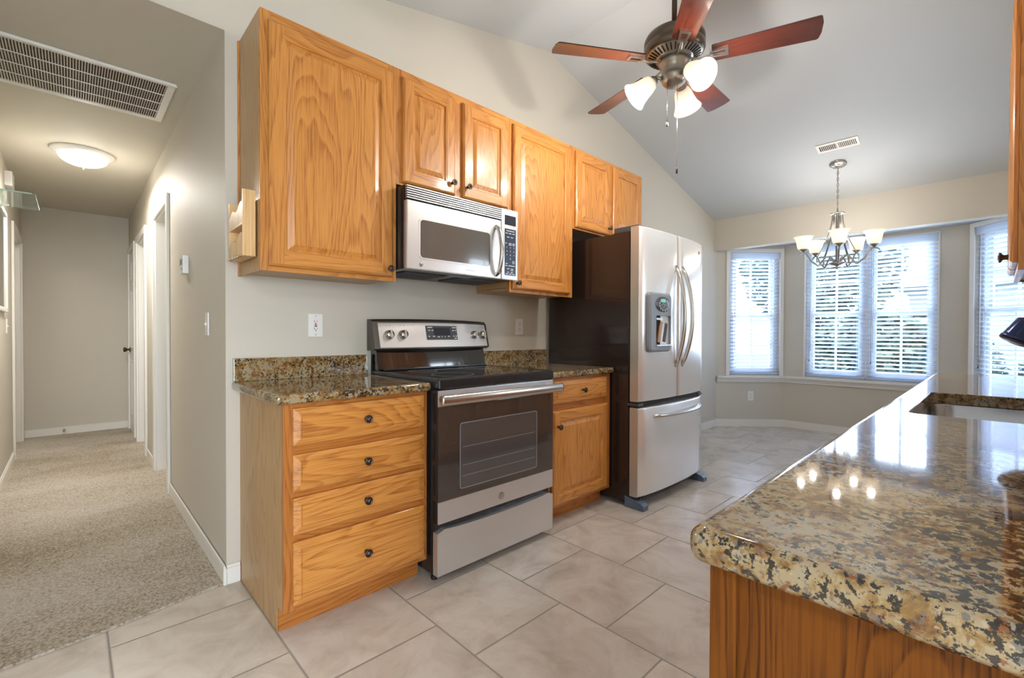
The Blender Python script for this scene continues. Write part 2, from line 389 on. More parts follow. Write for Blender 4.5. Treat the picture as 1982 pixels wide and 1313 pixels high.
def rrect(x0, x1, y0, y1, r, seg=6):
    out = []; r = max(r, 1e-4)
    for cx, cy, a in ((x1-r, y0+r, -PI/2), (x1-r, y1-r, 0), (x0+r, y1-r, PI/2), (x0+r, y0+r, PI)):
        for i in range(seg+1): t = a + PI/2*i/seg; out.append((cx+r*math.cos(t), cy+r*math.sin(t)))
    return out
def text_mesh(name, txt, size, mat, parent, loc, rot=(PI/2, 0, 0), depth=.0004, align='CENTER'):
    c = bpy.data.curves.new(name, 'FONT'); c.body = txt; c.size = size; c.extrude = depth; c.align_x = align; c.align_y = 'CENTER'
    t = bpy.data.objects.new('t', c); COL.objects.link(t)
    bpy.context.view_layer.update()
    me = bpy.data.meshes.new_from_object(t.evaluated_get(bpy.context.evaluated_depsgraph_get()))
    bpy.data.objects.remove(t); me.materials.clear(); me.materials.append(mat)
    o = bpy.data.objects.new(name, me); COL.objects.link(o); o.parent = parent; o.location = loc; o.rotation_euler = rot
    return o

# ------------------------------------------------------------------ dimensions
XC, XL, YEND, HH = -.055, -.926, 4.70, 2.47          # hallway
XR, ZR, SR, SL = 2.087, 3.283, .2578, .215           # ridge and slopes
XH, ZH2 = 5.10, 2.144                                # header over the bay
YR = -2.76                                           # sink wall
XW, YF = -2.6, -5.6                                  # living area
def zc(x): return ZR - SR*(x-XR) if x > XR else ZR - SL*(XR-x)

def wall_run(name, p0, p1, z0, z1, t, openings=(), mat=WALL):
    """wall along p0->p1, thickness t to the left-hand side of that direction, with openings (s0,s1,z0,z1)"""
    d = Vector((p1[0]-p0[0], p1[1]-p0[1], 0)); Ln = d.length; d.normalize(); nrm = Vector((-d.y, d.x, 0))
    M = Matrix(((d.x, nrm.x, 0, p0[0]), (d.y, nrm.y, 0, p0[1]), (0, 0, 1, 0), (0, 0, 0, 1)))
    b = MB(); s = 0
    y0, y1 = (0, t) if t > 0 else (t, 0)
    for o in sorted(openings):
        if o[0] > s: b.box(s, o[0], y0, y1, z0, z1, None, 0, M)
        if o[2] > z0: b.box(o[0], o[1], y0, y1, z0, o[2], None, 0, M)
        if o[3] < z1: b.box(o[0], o[1], y0, y1, o[3], z1, None, 0, M)
        s = o[1]
    if s < Ln: b.box(s, Ln, y0, y1, z0, z1, None, 0, M)
    ob = b.build(name, mat); struct(ob); return ob, M

# ------------------------------------------------------------------ floor, walls, ceilings
def build_shell():
    # tile floor with the slightly slanted edge against the hallway carpet
    e = [(XW, -.38), (-.731, -.10), (-.464, -.073), (-.20, -.02), (-.055, .0)]
    b = MB(); b.prism([(XW, YF), (5.3, YF), (6.0, -3.2), (6.0, .4), (5.3, .4), (5.3, .0), (-.055, .0)] + e[::-1][1:], -.1, 0)
    struct(b.build('floor', TILE))
    b = MB(); b.prism([(-.055, .0), (-.055, 4.9), (2.2, 4.9), (2.2, 5.4), (-3.2, 5.4), (-3.2, -.48), (XW, -.38)] + e[1:-1], -.1, .008)
    b.box(-.055, 2.2, .121, 4.9, -.1, .008)
    struct(b.build('floor_hallway', CARPET))
    # gable wall with the hallway opening cut out
    b = MB(); T = .12
    b.prism([(XC, 0), (5.32, 0), (5.32, zc(5.32)), (XR, ZR), (XC, zc(XC))], 0, T, 'y')
    b.prism([(XL, HH), (XC, HH), (XC, zc(XC)), (XL, zc(XL))], 0, T, 'y')
    b.prism([(XW-.12, 0), (XL, 0), (XL, zc(XL)), (XW-.12, zc(XW-.12))], 0, T, 'y')
    struct(b.build('wall_back', WALL))
    # sink wall on the right, with one window
    b = MB()
    x0, x1, wz0, wz1 = 2.85, 3.5, 1.02, 2.12
    b.prism([(-.1, 0), (x0, 0), (x0, zc(x0)), (XR, ZR), (-.1, zc(-.1))], YR-.12, YR, 'y')
    b.box(x0, x1, YR-.12, YR, 0, wz0); b.prism([(x0, wz1), (x1, wz1), (x1, zc(x1)), (x0, zc(x0))], YR-.12, YR, 'y')
    b.prism([(x1, 0), (5.32, 0), (5.32, zc(5.32)), (x1, zc(x1))], YR-.12, YR, 'y')
    struct(b.build('wall_right', WALL))
    wall_run('wall_living_partition', (-.1, YR-.12), (-.1, YF), 0, zc(-.1), .12)
    # living area walls behind the camera
    wall_run('wall_left', (XW, 0), (XW, YF), 0, zc(XW), -.12, [(3.1, 4.3, .9, 2.1)])
    wall_run('wall_front', (XW-.12, YF), (0, YF), 0, 3.0, -.12, [(.4, 2.3, .05, 2.05)])
    # vaulted ceiling
    def slope(name, xa, xb):
        b = MB(); b.prism([(xa, zc(xa)), (xb, zc(xb)), (xb, zc(xb)+.1), (xa, zc(xa)+.1)], YF-.12, .12, 'y'); return struct(b.build(name, CEIL))
    slope('ceiling', XW-.12, XR); slope('ceiling_dining_slope', XR, 5.32)
    # header beam over the bay
    b = MB(); b.prism([(XH, ZH2), (XH+.12, ZH2), (XH+.12, zc(XH+.12)), (XH, zc(XH))], YR, -.0, 'y'); struct(b.build('wall_bay_header', WALL))
    # bay walls
    A, B, Cc, D = (5.2, 0), (5.774, -.574), (5.774, -2.193), (5.207, -2.76)
    wl1, M1 = wall_run('wall_bay_left', A, B, 0, 2.3, .12, [(.157, .764, .634, 2.135)])
    wl2, M2 = wall_run('wall_bay_middle', B, Cc, 0, 2.3, .12, [(.233, 1.398, .634, 2.165)])
    wl3, M3 = wall_run('wall_bay_right', Cc, D, 0, 2.3, .12, [(.06, .667, .634, 2.165)])
    b = MB(); b.prism([(5.22, .0), (5.2, .12), (5.9, -.5), (5.9, -2.26), (5.22, -2.9)], 2.215, 2.3); struct(b.build('ceiling_bay', CEIL))
    # window stool and apron along the bay
    def strip(name, off0, off1, z0, z1, mat, bev=0):
        b = MB(); pts0, pts1 = [], []
        n1, n2, n3 = Vector((-1, -1, 0)).normalized(), Vector((-1, 0, 0)), Vector((-1, 1, 0)).normalized()
        def offs(o):
            P = [Vector((*A, 0))+n1*o, None, None, Vector((*D, 0))+n3*o]
            k = math.tan(math.radians(22.5))*o
            P[1] = Vector((B[0]-o, B[1]-k, 0)); P[2] = Vector((Cc[0]-o, Cc[1]+k, 0)); return P
        a, c = offs(off0), offs(off1)
        b.loops([[a[i]+Vector((0, 0, z0)), a[i]+Vector((0, 0, z1)), c[i]+Vector((0, 0, z1)), c[i]+Vector((0, 0, z0))] for i in range(4)], cap0=True)
        return struct(b.build(name, mat))
    strip('trim_1', .001, .062, .600, .622, SILLW); strip('trim_2', .001, .02, .545, .600, SILLW)
    strip('trim_6', .001, .035, .575, .600, SILLW)
    strip('baseboard_bay', .001, .015, 0, .085, TRIM)
    # other baseboards
    def bb(name, x0, x1, y0, y1):
        b = MB(); b.box(x0, x1, y0, y1, 0.0, .072, None, .002)
        # thin cap
        if x1-x0 > y1-y0: b.box(x0, x1, y0 if y0 > -.1 and y1 > .01 else y0+.004, y1, .072, .086, None, .003)
        else: b.box(x0+.004 if x0 < XC-.02 and x0 > -.5 else x0, x1 if x0 < XC-.02 and x0 > -.5 else x1-.004, y0, y1, .072, .086, None, .003)
        return struct(b.build(name, TRIM))
    bb('baseboard_kitchen', XC, -.002, -.014, -.001); bb('baseboard_back', 3.0, 5.19, -.014, -.001)
    bb('baseboard_hall_right', XC-.014, XC-.001, -.014, 1.58)
    bb('baseboard_hall_right', XC-.014, XC-.001, 2.45, 2.87)
    bb('baseboard_hall_end', XL, XC-.014, YEND-.014, YEND-.001)
    bb('baseboard_hall_left', XL+.001, XL+.014, .12, 3.50)
    bb('baseboard_bay_return', XH+.12, 5.2, -.014, -.001)
    # hallway walls; the door openings are cut out
    wall_run('wall_hall_right', (XC, .12), (XC, YEND+.1), 0, HH+.1, -.12, [(1.53, 2.22, 0, 2.04), (2.86, 3.56, 0, 2.04), (3.87, 4.47, 0, 2.04)])
    wall_run('wall_hall_left', (XL, .12), (XL, YEND+.1), 0, HH+.1, .12, [(3.48, 4.40, 0, 2.04)])
    b = MB(); b.box(XL-.12, XC+.12, YEND, YEND+.12, 0, HH+.1); struct(b.build('wall_hall_end', WALL))
    b = MB(); b.box(XL-.12, XC+.12, .12, YEND+.1, HH, HH+.1); struct(b.build('ceiling_hall', HALLCEIL))
    # rooms behind the hallway doors
    for n, (x0, x1, y0, y1) in enumerate(((XC+.12, 1.6, 1.2, 2.75), (XC+.12, 1.6, 2.85, 4.0), (-2.6, XL-.12, 3.2, 4.9))):
        b = MB(); b.box(x0, x1, y0, y0+.05, 0, HH); b.box(x0, x1, y1-.05, y1, 0, HH); b.box(x0, x1, y0+.05, y1-.05, HH-.05, HH)
        if x1 > 0: b.box(x1-.05, x1, y0+.05, y1-.05, 0, HH-.05)
        else: b.box(x0, x0+.05, y0+.05, y1-.05, 0, HH-.05)
        struct(b.build('wall_side_room', WALL))
    return M1, M2, M3
M1, M2, M3 = build_shell()

# ------------------------------------------------------------------ windows and blinds
def window(n, M, w, h, units=1, mull=.07, outward=.07):
    """local frame: x across, y outward, z up, origin at the opening's inner lower corner"""
    root = bpy.data.objects.new('window_%d' % n, None); COL.objects.link(root); root.matrix_world = M; struct(root)
    fr = MB(); f = .045; y0, y1 = outward-.02, outward+.05
    fr.box(0, f, y0, y1, 0, h); fr.box(w-f, w, y0, y1, 0, h); fr.box(f, w-f, y0, y1, 0, f); fr.box(f, w-f, y0, y1, h-f, h)
    uw = (w - mull*(units-1))/units
    for u in range(1, units): fr.box(u*uw+(u-1)*mull, u*uw+u*mull, y0, y1, f, h-f)
    fr.build('window_frame', WHITE, root)
    for u in range(units):
        a = u*(uw+mull) + (f if u == 0 else 0); c = a + uw - (f if u == 0 else 0) - (f if u == units-1 else 0)
        for nm, z0, z1, yy in (('lower_sash', f, h*.49, outward), ('upper_sash', h*.47, h-f, outward+.02)):
            s = MB(); t = .035
            s.box(a, a+t, yy, yy+.02, z0, z1); s.box(c-t, c, yy, yy+.02, z0, z1); s.box(a+t, c-t, yy, yy+.02, z0, z0+t); s.box(a+t, c-t, yy, yy+.02, z1-t, z1)
            m = (a+c)/2; s.box(m-.01, m+.01, yy+.004, yy+.016, z0+t, z1-t); q = (z0+z1)/2; s.box(a+t, m-.01, yy+.004, yy+.016, q-.008, q+.008); s.box(m+.01, c-t, yy+.004, yy+.016, q-.008, q+.008)
            so = s.build(nm, WHITE, root)
            g = MB(); g.box(a+t, c-t, yy+.009, yy+.012, z0+t, z1-t); g.build('pane', GLASS, so)
    return root
def casing(n, M, w, h, cw=.045):
    b = MB(); b.box(-cw, 0, -.014, -.001, 0, h+cw, None, .003); b.box(w, w+cw, -.014, -.001, 0, h+cw, None, .003); b.box(0, w, -.014, -.001, h, h+cw, None, .003)
    o = b.build('trim_%d' % n, SILLW); o.matrix_world = M; return struct(o)
def blind(M, w, h, label, wand=True):
    root = bpy.data.objects.new('window_blind', None); COL.objects.link(root); root.matrix_world = M
    tag(root, label, 'window blind', 'white slatted blinds in the bay')
    b = MB(); b.box(.004, w-.004, -.002, .045, h-.075, h-.002, None, .004); b.build('headrail', BLINDM, root)
    s = MB(); pitch = .0445; z = .045; tilt = math.radians(22)
    dy, dz = .024*math.cos(tilt), .024*math.sin(tilt)
    while z < h-.085:
        yc = .026
        pr = [(yc-dy, z+dz), (yc, z+.0035), (yc+dy, z-dz), (yc+dy, z-dz-.0025), (yc, z+.001), (yc-dy, z+dz-.0025)]
        s.prism(pr, .006, w-.006, 'x'); z += pitch
    s.build('slats', BLINDM, root)
    r = MB(); r.box(.005, w-.005, .004, .050, .006, .026, None, .004); r.build('bottom_rail', BLINDM, root)
    for fx in (.14, .86) if w < .7 else (.1, .5, .9):
        c = MB()
        for yy in (.001, .051): c.box(w*fx-.001, w*fx+.001, yy-.0008, yy+.0008, .026, h-.075)
        c.build('ladder_cord', BLINDM, root)
    if wand:
        c = MB(); c.tube([(.06, -.008, h-.08), (.06, -.012, h*.2)], .004, seg=8); c.build('tilt_wand', WHITE, root)
        c = MB(); c.tube([(.045, -.006, h-.08), (.045, -.006, h*.13)], .0012, seg=6); c.lathe([(.004, -.02), (.006, -.012), (.003, 0)], seg=8, M=Matrix.Translation((.045, -.006, h*.13))); c.build('pull_cord', DKGREY, root)
    return root
def T(x, y, z): return Matrix.Translation((x, y, z))
window(1, M1 @ T(.157, 0, .634), .607, 1.501); casing(3, M1 @ T(.157, 0, .624), .607, 1.511)
window(2, M2 @ T(.233, 0, .634), 1.165, 1.531, units=2, mull=.09); casing(4, M2 @ T(.233, 0, .624), 1.165, 1.541, .012)
window(3, M3 @ T(.06, 0, .634), .607, 1.531); casing(5, M3 @ T(.06, 0, .624), .607, 1.541)
blind(M1 @ T(.157, 0, .634), .607, 1.501, 'white slatted blind in the narrow left window of the bay')
blind(M2 @ T(.233, 0, .634), .580, 1.531, 'white slatted blind on the left half of the wide middle window')
blind(M2 @ T(.817, 0, .634), .580, 1.531, 'white slatted blind on the right half of the wide middle window')
blind(M3 @ T(.06, 0, .634), .607, 1.531, 'white slatted blind in the right window of the bay beside the upper cabinet')
window(4, Matrix(((-1, 0, 0, 3.5), (0, -1, 0, YR), (0, 0, 1, 1.02), (0, 0, 0, 1))), .65, 1.10)
window(5, Matrix(((0, -1, 0, XW), (1, 0, 0, -4.3), (0, 0, 1, .9), (0, 0, 0, 1))), 1.2, 1.2, units=2)
window(6, Matrix(((-1, 0, 0, -.42), (0, -1, 0, YF), (0, 0, 1, .05), (0, 0, 0, 1))), 1.9, 2.0, units=2)

# ------------------------------------------------------------------ hallway doors and casings
def door_casing(n, side, y0, y1, zt=2.04, jamb=True):
    """side=+1: right hallway wall (faces -x), -1: left wall"""
    x = XC if side > 0 else XL; s = -1 if side > 0 else 1
    b = MB(); cw = .058
    def bx(xa, xb, *r): b.box(min(xa, xb), max(xa, xb), *r, None, .003)
    bx(x+s*.001, x+s*.018, y0-cw, y0+.004, 0, zt+cw); bx(x+s*.001, x+s*.018, y1-.004, y1+cw, 0, zt+cw); bx(x+s*.001, x+s*.018, y0+.004, y1-.004, zt-.004, zt+cw)
    if jamb:
        xa, xb = x+s*.001, x-s*.121
        bx(xa, xb, y0+.0, y0+.016, 0, zt-.016); bx(xa, xb, y1-.016, y1, 0, zt-.016); bx(xa, xb, y0, y1, zt-.016, zt)
    return struct(b.build('trim_%d' % n, TRIM))
door_casing(7, 1, 1.65, 2.34); door_casing(8, 1, 2.98, 3.68); door_casing(9, 1, 3.99, 4.59); door_casing(10, -1, 3.60, 4.52)
def panel_door(n, M, w=.58, h=2.02, knobside=1):
    root = bpy.data.objects.new('door_%d' % n, None); COL.objects.link(root); root.matrix_world = M; struct(root)
    b = MB(); t = .035; b.box(0, w, 0, t, .01, h)
    for x0, x1 in ((.09, w/2-.04), (w/2+.04, w-.09)):
        for z0, z1 in ((.2, .82), (.95, 1.6), (1.7, 1.92)):
            for yy, s in ((0, -1), (t, 1)):
                lp = []
                for ins, dp in ((0, 0), (.012, .008), (.03, .002), (.05, .008)):
                    lp.append([(x0+ins, yy+s*dp, z0+ins), (x1-ins, yy+s*dp, z0+ins), (x1-ins, yy+s*dp, z1-ins), (x0+ins, yy+s*dp, z1-ins)])
                b.loops(lp)
    b.build('door_slab', TRIM, root)
    kx = w-.06 if knobside > 0 else .06
    k = MB(); prof = [(.030, 0), (.030, .006), (.011, .010), (.010, .030), (.022, .036), (.028, .048), (.024, .060), (.0, .064)]
    k.lathe(prof, None, 20, T(kx, 0, .93) @ Matrix.Rotation(PI/2, 4, 'X')); k.build('door_knob', DARKMET, root)
    for z in (.25, 1.05, 1.8):
        hg = MB(); hx = 0.0 if knobside > 0 else w
        hg.tube([(hx, -.008, z-.045), (hx, -.008, z+.045)], .006, seg=10); hg.build('hinge', SATIN, root)
    return root
# closed door at the far end of the right wall (knob towards the end wall), door standing open in the left doorway
panel_door(1, Matrix(((0, 1, 0, XC-.004), (1, 0, 0, 4.0), (0, 0, 1, 0), (0, 0, 0, 1))), .575)
panel_door(2, Matrix(((-1, 0, 0, XL-.13), (0, 1, 0, 4.46), (0, 0, 1, 0), (0, 0, 0, 1))), .85)
panel_door(3, Matrix(((1, 0, 0, XC+.125), (0, 1, 0, 3.66), (0, 0, 1, 0), (0, 0, 0, 1))), .62)

# ------------------------------------------------------------------ cabinets
def rect_loop(x0, x1, z0, z1, y): return [(x0, y, z0), (x1, y, z0), (x1, y, z1), (x0, y, z1)]
def raised_door(w, h, t=.02, fw=.056):
    """local: x 0..w, z 0..h, front faces -y, back at y=0"""
    b = MB(); kz, kx = b.mi(OAKZ), b.mi(OAKX)
    seq = [(0, 0), (0, -t+.008), (.004, -t+.004), (.010, -t)]
    b.loops([rect_loop(i, w-i, i, h-i, y) for i, y in seq], OAKZ, cap0=True, cap1=False, facemat=lambda li, i: kx if i in (0, 2) else kz)
    # frame: two full-height stiles and two rails between them
    a = .010; V = b.bm.verts.new; y = -t
    def quad(x0, x1, z0, z1, k): b.face([V((x0, y, z0)), V((x1, y, z0)), V((x1, y, z1)), V((x0, y, z1))], k)
    quad(a, fw, a, h-a, kz); quad(w-fw, w-a, a, h-a, kz); quad(fw, w-fw, a, fw, kx); quad(fw, w-fw, h-fw, h-a, kx)
    seq = [(fw, -t), (fw+.003, -t+.002), (fw+.007, -t+.002), (fw+.011, -t+.010), (fw+.016, -t+.010), (fw+.040, -t+.002), (fw+.0405, -t+.002)]
    b.loops([rect_loop(i, w-i, i, h-i, y) for i, y in seq], OAKZ, cap1=True, facemat=lambda li, i: kz if li > 2 else (kx if i in (0, 2) else kz))
    return b
def drawer_front(w, h, t=.02):
    b = MB(); kx, kz = b.mi(OAKX), b.mi(OAKZ)
    seq = [(0, 0), (0, -.0125), (.002, -.0145), (.026, -t+.0002), (.0275, -t+.0030), (.030, -t+.0030), (.0315, -t)]
    b.loops([rect_loop(i, w-i, i, h-i, y) for i, y in seq], OAKX, cap0=True, cap1=True, facemat=lambda li, i: kx)
    return b
KNOB = [(.008, 0), (.0055, .004), (.0055, .014), (.010, .018), (.0155, .021), (.0165, .025), (.0155, .028), (.0120, .0285), (.0115, .0272), (.0080, .0272), (.0075, .0300), (.0, .0315)]
def knob(parent, x, z, y=-.02):
    b = MB(); b.lathe(KNOB, None, 20, T(x, y, z) @ Matrix.Rotation(PI/2, 4, 'X')); return b.build('knob', DARKMET, parent)
def base_cabinet(name, label, loc, rz, w, doors=(), drawers=(), rails=(), depth=.592, H=.869, end=None, toe=.10, td=.075, group='oak base cabinets', bodyh=None):
    root = thing(name, label, 'cabinet', loc, rz, group)
    b = MB(); b.box(.006, w-.006, .019, depth, toe, bodyh or H, None, 0); b.build('body', CAB_IN, root)
    b = MB(); kz, kx = b.mi(FRAMEZ), b.mi(FRAMEX); s = .042
    b.box(0, s, 0, .0185, toe, H, FRAMEZ, .0008); b.box(w-s, w, 0, .0185, toe, H, FRAMEZ, .0008)
    for z0, z1 in [(toe, toe+.03), (H-.03, H)] + list(rails): b.box(s, w-s, 0.0003, .0185, z0, z1, FRAMEX, .0005)
    b.build('face_frame', FRAMEZ, root)
    b = MB(); b.box(.002, w-.002, td, td+.015, .001, toe, None, .0005); b.build('toe_kick', FRAMEX, root)
    sides = []
    if end in ('left', 'both'): sides.append(0)
    if end in ('right', 'both'): sides.append(1)
    for q in (0, 1):
        x0, x1 = ((.0002, .004) if q == 0 else (w-.004, w-.0002))
        b = MB(); b.prism([(.0187, toe), (td, toe), (td, .001), (depth, .001), (depth, H), (.0187, H)], x0, x1, 'x')
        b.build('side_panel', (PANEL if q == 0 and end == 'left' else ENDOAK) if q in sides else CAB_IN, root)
    for (x0, x1, z0, z1, kxx, kzz) in doors:
        d = raised_door(x1-x0, z1-z0).build('door', None, root, (x0, -.001, z0)); knob(d, kxx-x0, kzz-z0)
    for (x0, x1, z0, z1) in drawers:
        d = drawer_front(x1-x0, z1-z0).build('drawer', None, root, (x0, -.001, z0)); knob(d, (x1-x0)/2, (z1-z0)/2)
    return root
def upper_cabinet(label, loc, rz, w, h, doors, depth=.318, end=None, mid=None, group='oak wall cabinets'):
    root = thing('wall_cabinet', label, 'cabinet', loc, rz, group)
    b = MB(); b.box(.002, w-.002, .019, depth, .028, h-.002, None, 0)
    b.build('body', PANEL if end else CAB_IN, root)
    b = MB(); s = .042; bt = .032
    b.box(0.0003, s, 0, .0185, 0, h, OAKZ, .0008); b.box(w-s, w-.0003, 0, .0185, 0, h, OAKZ, .0008)
    b.box(s, w-s, 0.0003, .0185, 0, bt+.008, OAKX, .0005); b.box(s, w-s, 0.0003, .0185, h-.045, h, OAKX, .0005)
    if mid: b.box(mid-.03, mid+.03, 0.0002, .0184, bt+.008, h-.045, OAKZ, .0005)
    b.build('face_frame', OAKZ, root)
    b = MB(); b.box(.0005, w-.0005, .0187, depth, .010, .026, None, .0005); b.build('bottom_panel', PANEL, root)
    if end: 
        b = MB(); b.box(-.0003, .0018, .0187, depth, 0.0, h, None); b.build('side_panel', PANEL, root)
        b = MB(); b.box(-.007, -.0005, depth-.014, depth, 0, h, None, .001); b.build('scribe_molding', OAKZ, root)
    for (x0, x1, z0, z1, kxx, kzz) in doors:
        d = raised_door(x1-x0, z1-z0).build('door', None, root, (x0, -.001, z0)); knob(d, kxx-x0, kzz-z0)
    return root

YB, YU = -.5953, -.3200
W0 = .004
base_cabinet('drawer_cabinet', 'oak base cabinet of four stacked drawers with pale side panel left of the range', (0, YB, 0), 0, .612,
    drawers=[(.029, .590, .714, .852), (.029, .590, .545, .680), (.029, .590, .385, .520), (.029, .590, .124, .357)],
    rails=[(.68, .714), (.52, .545), (.357, .385)], end='left')
base_cabinet('base_cabinet', 'narrow oak base cabinet with one drawer over one door between range and fridge', (1.412, YB, 0), 0, .640,
    doors=[(.050, .594, .120, .675, .088, .585)], drawers=[(.050, .590, .718, .850)], rails=[(.675, .718)])
upper_cabinet('tall oak wall cabinet with one wide door and spice rack on its pale side', (0, YU, 1.383), 0, .6115, 1.057, [(.030, .588, .020, 1.018, .563, .058)], end=True)
upper_cabinet('short oak wall cabinet with two doors above the microwave', (.612, YU, 1.868), 0, .773, .572, [(.030, .350, .012, .536, .326, .072), (.404, .745, .012, .536, .430, .072)], mid=.377)
upper_cabinet('tall oak wall cabinet with one door between microwave and fridge cabinets', (1.3855, YU, 1.383), 0, .604, 1.057, [(.016, .562, .020, 1.028, .044, .056)])
upper_cabinet('short oak wall cabinet with two doors above the refrigerator', (1.990, YU, 1.868), 0, .912, .572, [(.020, .435, .012, .548, .408, .060), (.478, .878, .030, .548, .502, .060)], mid=.456)
# right-hand run: faces the aisle (+y)
base_cabinet('base_cabinet', 'oak base cabinet with grained end panel under the near end of the large countertop', (.90, -2.152, 0), PI, .916,
    doors=[(.03, .44, .12, .675, .40, .60), (.476, .886, .12, .675, .516, .60)], drawers=[(.03, .44, .718, .85), (.476, .886, .718, .85)], rails=[(.675, .718)], depth=.606, end='right', H=.866, group='oak base cabinets along the sink counter')
base_cabinet('base_cabinet', 'oak sink base cabinet under the steel sink', (2.0, -2.152, 0), PI, 1.10,
    doors=[(.03, .53, .12, .675, .49, .60), (.57, 1.07, .12, .675, .61, .60)], drawers=[(.03, .53, .718, .85), (.57, 1.07, .718, .85)], rails=[(.675, .718)], depth=.606, H=.866, bodyh=.66, group='oak base cabinets along the sink counter')
base_cabinet('base_cabinet', 'oak base cabinet at the far end of the sink counter', (3.10, -2.152, 0), PI, 1.10,
    doors=[(.03, .53, .12, .675, .49, .60), (.57, 1.07, .12, .675, .61, .60)], drawers=[(.03, .53, .718, .85), (.57, 1.07, .718, .85)], rails=[(.675, .718)], depth=.606, H=.866, group='oak base cabinets along the sink counter')
upper_cabinet('oak wall cabinet with two doors on the right edge above the sink counter', (2.60, -2.43, 1.373), PI, .60, 1.057, [(.02, .285, .030, 1.018, .255, .085), (.315, .582, .030, 1.018, .345, .085)], depth=.329, end=True, mid=.30)
# corner post of the end panel
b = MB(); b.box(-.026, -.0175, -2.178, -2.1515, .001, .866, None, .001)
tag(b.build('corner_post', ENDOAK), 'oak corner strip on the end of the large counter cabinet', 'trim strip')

# ------------------------------------------------------------------ countertops
def slab(name, x0, x1, y0, y1, z0, z1, rcorner=.02, bn=.014, hole=None, flatback=None):
    b = MB(); loops = []; seg = 5
    prof = [(bn*(1-math.cos(a)), z0+bn*(1-math.sin(a))) for a in [PI/2-PI/2*i/5 for i in range(6)]]
    prof = [(bn*(1-math.sin(PI/2*i/5)), z0+bn*(1-math.cos(PI/2*i/5))) for i in range(6)]
    prof += [(bn*(1-math.cos(PI/2*i/5)), z1-bn*(1-math.sin(PI/2*i/5))) for i in range(6)]
    for ins, z in prof:
        loops.append([(x, y, z) for x, y in rrect(x0+ins, x1-ins, y0+ins, y1-ins, max(rcorner-ins, .002), seg)])
    for lp0, lp1 in zip(loops, loops[1:]):
        pass
    if not hole:
        b.loops(loops, cap0=True, cap1=True, smooth=True)
    else:
        b.loops(loops, cap0=False, cap1=False, smooth=True)
        h = rrect(*hole, .03, 6)
        e = .002; he = rrect(hole[0]-e, hole[1]+e, hole[2]-e, hole[3]+e, .03+e, 6)
        for z, outer, inner in ((z1, loops[-1], he), (z0, loops[0], h)):
            polys = [[Vector((p[0], p[1], 0)) for p in outer], [Vector((p[0], p[1], 0)) for p in inner]]
            vs = [b.bm.verts.new((p[0], p[1], z)) for pl in polys for p in pl]
            for tri in geometry.tessellate_polygon(polys): b.face([vs[i] for i in tri], 0)
        b.loops([[(p[0], p[1], z1) for p in he], [(p[0], p[1], z1-e) for p in h], [(p[0], p[1], z0) for p in h]], cap1=False)
    return b
def counter(name, label, args, splash=None, group=None, **k):
    root = thing(name, label, 'countertop', (args[0], args[2], args[4]), 0, group)
    ox, oy, oz = root.location
    a = (args[0]-ox, args[1]-ox, args[2]-oy, args[3]-oy, args[4]-oz, args[5]-oz)
    if k.get('hole'): h = k['hole']; k['hole'] = (h[0]-ox, h[1]-ox, h[2]-oy, h[3]-oy)
    slab(name, *a, **k).build('slab', GRANITE, root)
    if splash:
        x0, x1 = splash; b = MB(); b.box(x0-ox, x1-ox, -.022-oy, -.001-oy, args[5]-oz+.0005, args[5]-oz+.105, None, .002); b.build('backsplash', GRANITE, root)
    return root
counter('countertop', 'short speckled granite countertop with backsplash over the drawer cabinet left of the range', (-.034, .616, -.630, -.0015, .870, .907), splash=(-.028, .612), bn=.012, rcorner=.012)
counter('countertop', 'short speckled granite countertop with backsplash between range and refrigerator', (1.402, 2.060, -.625, -.0015, .870, .907), splash=(1.405, 2.058), bn=.012, rcorner=.012)
counter('countertop', 'large polished granite countertop with sink in the right foreground', (-.046, 3.16, -2.7585, -2.129, .867, .907), hole=(1.165, 1.865, -2.62, -2.205), bn=.016, rcorner=.022)

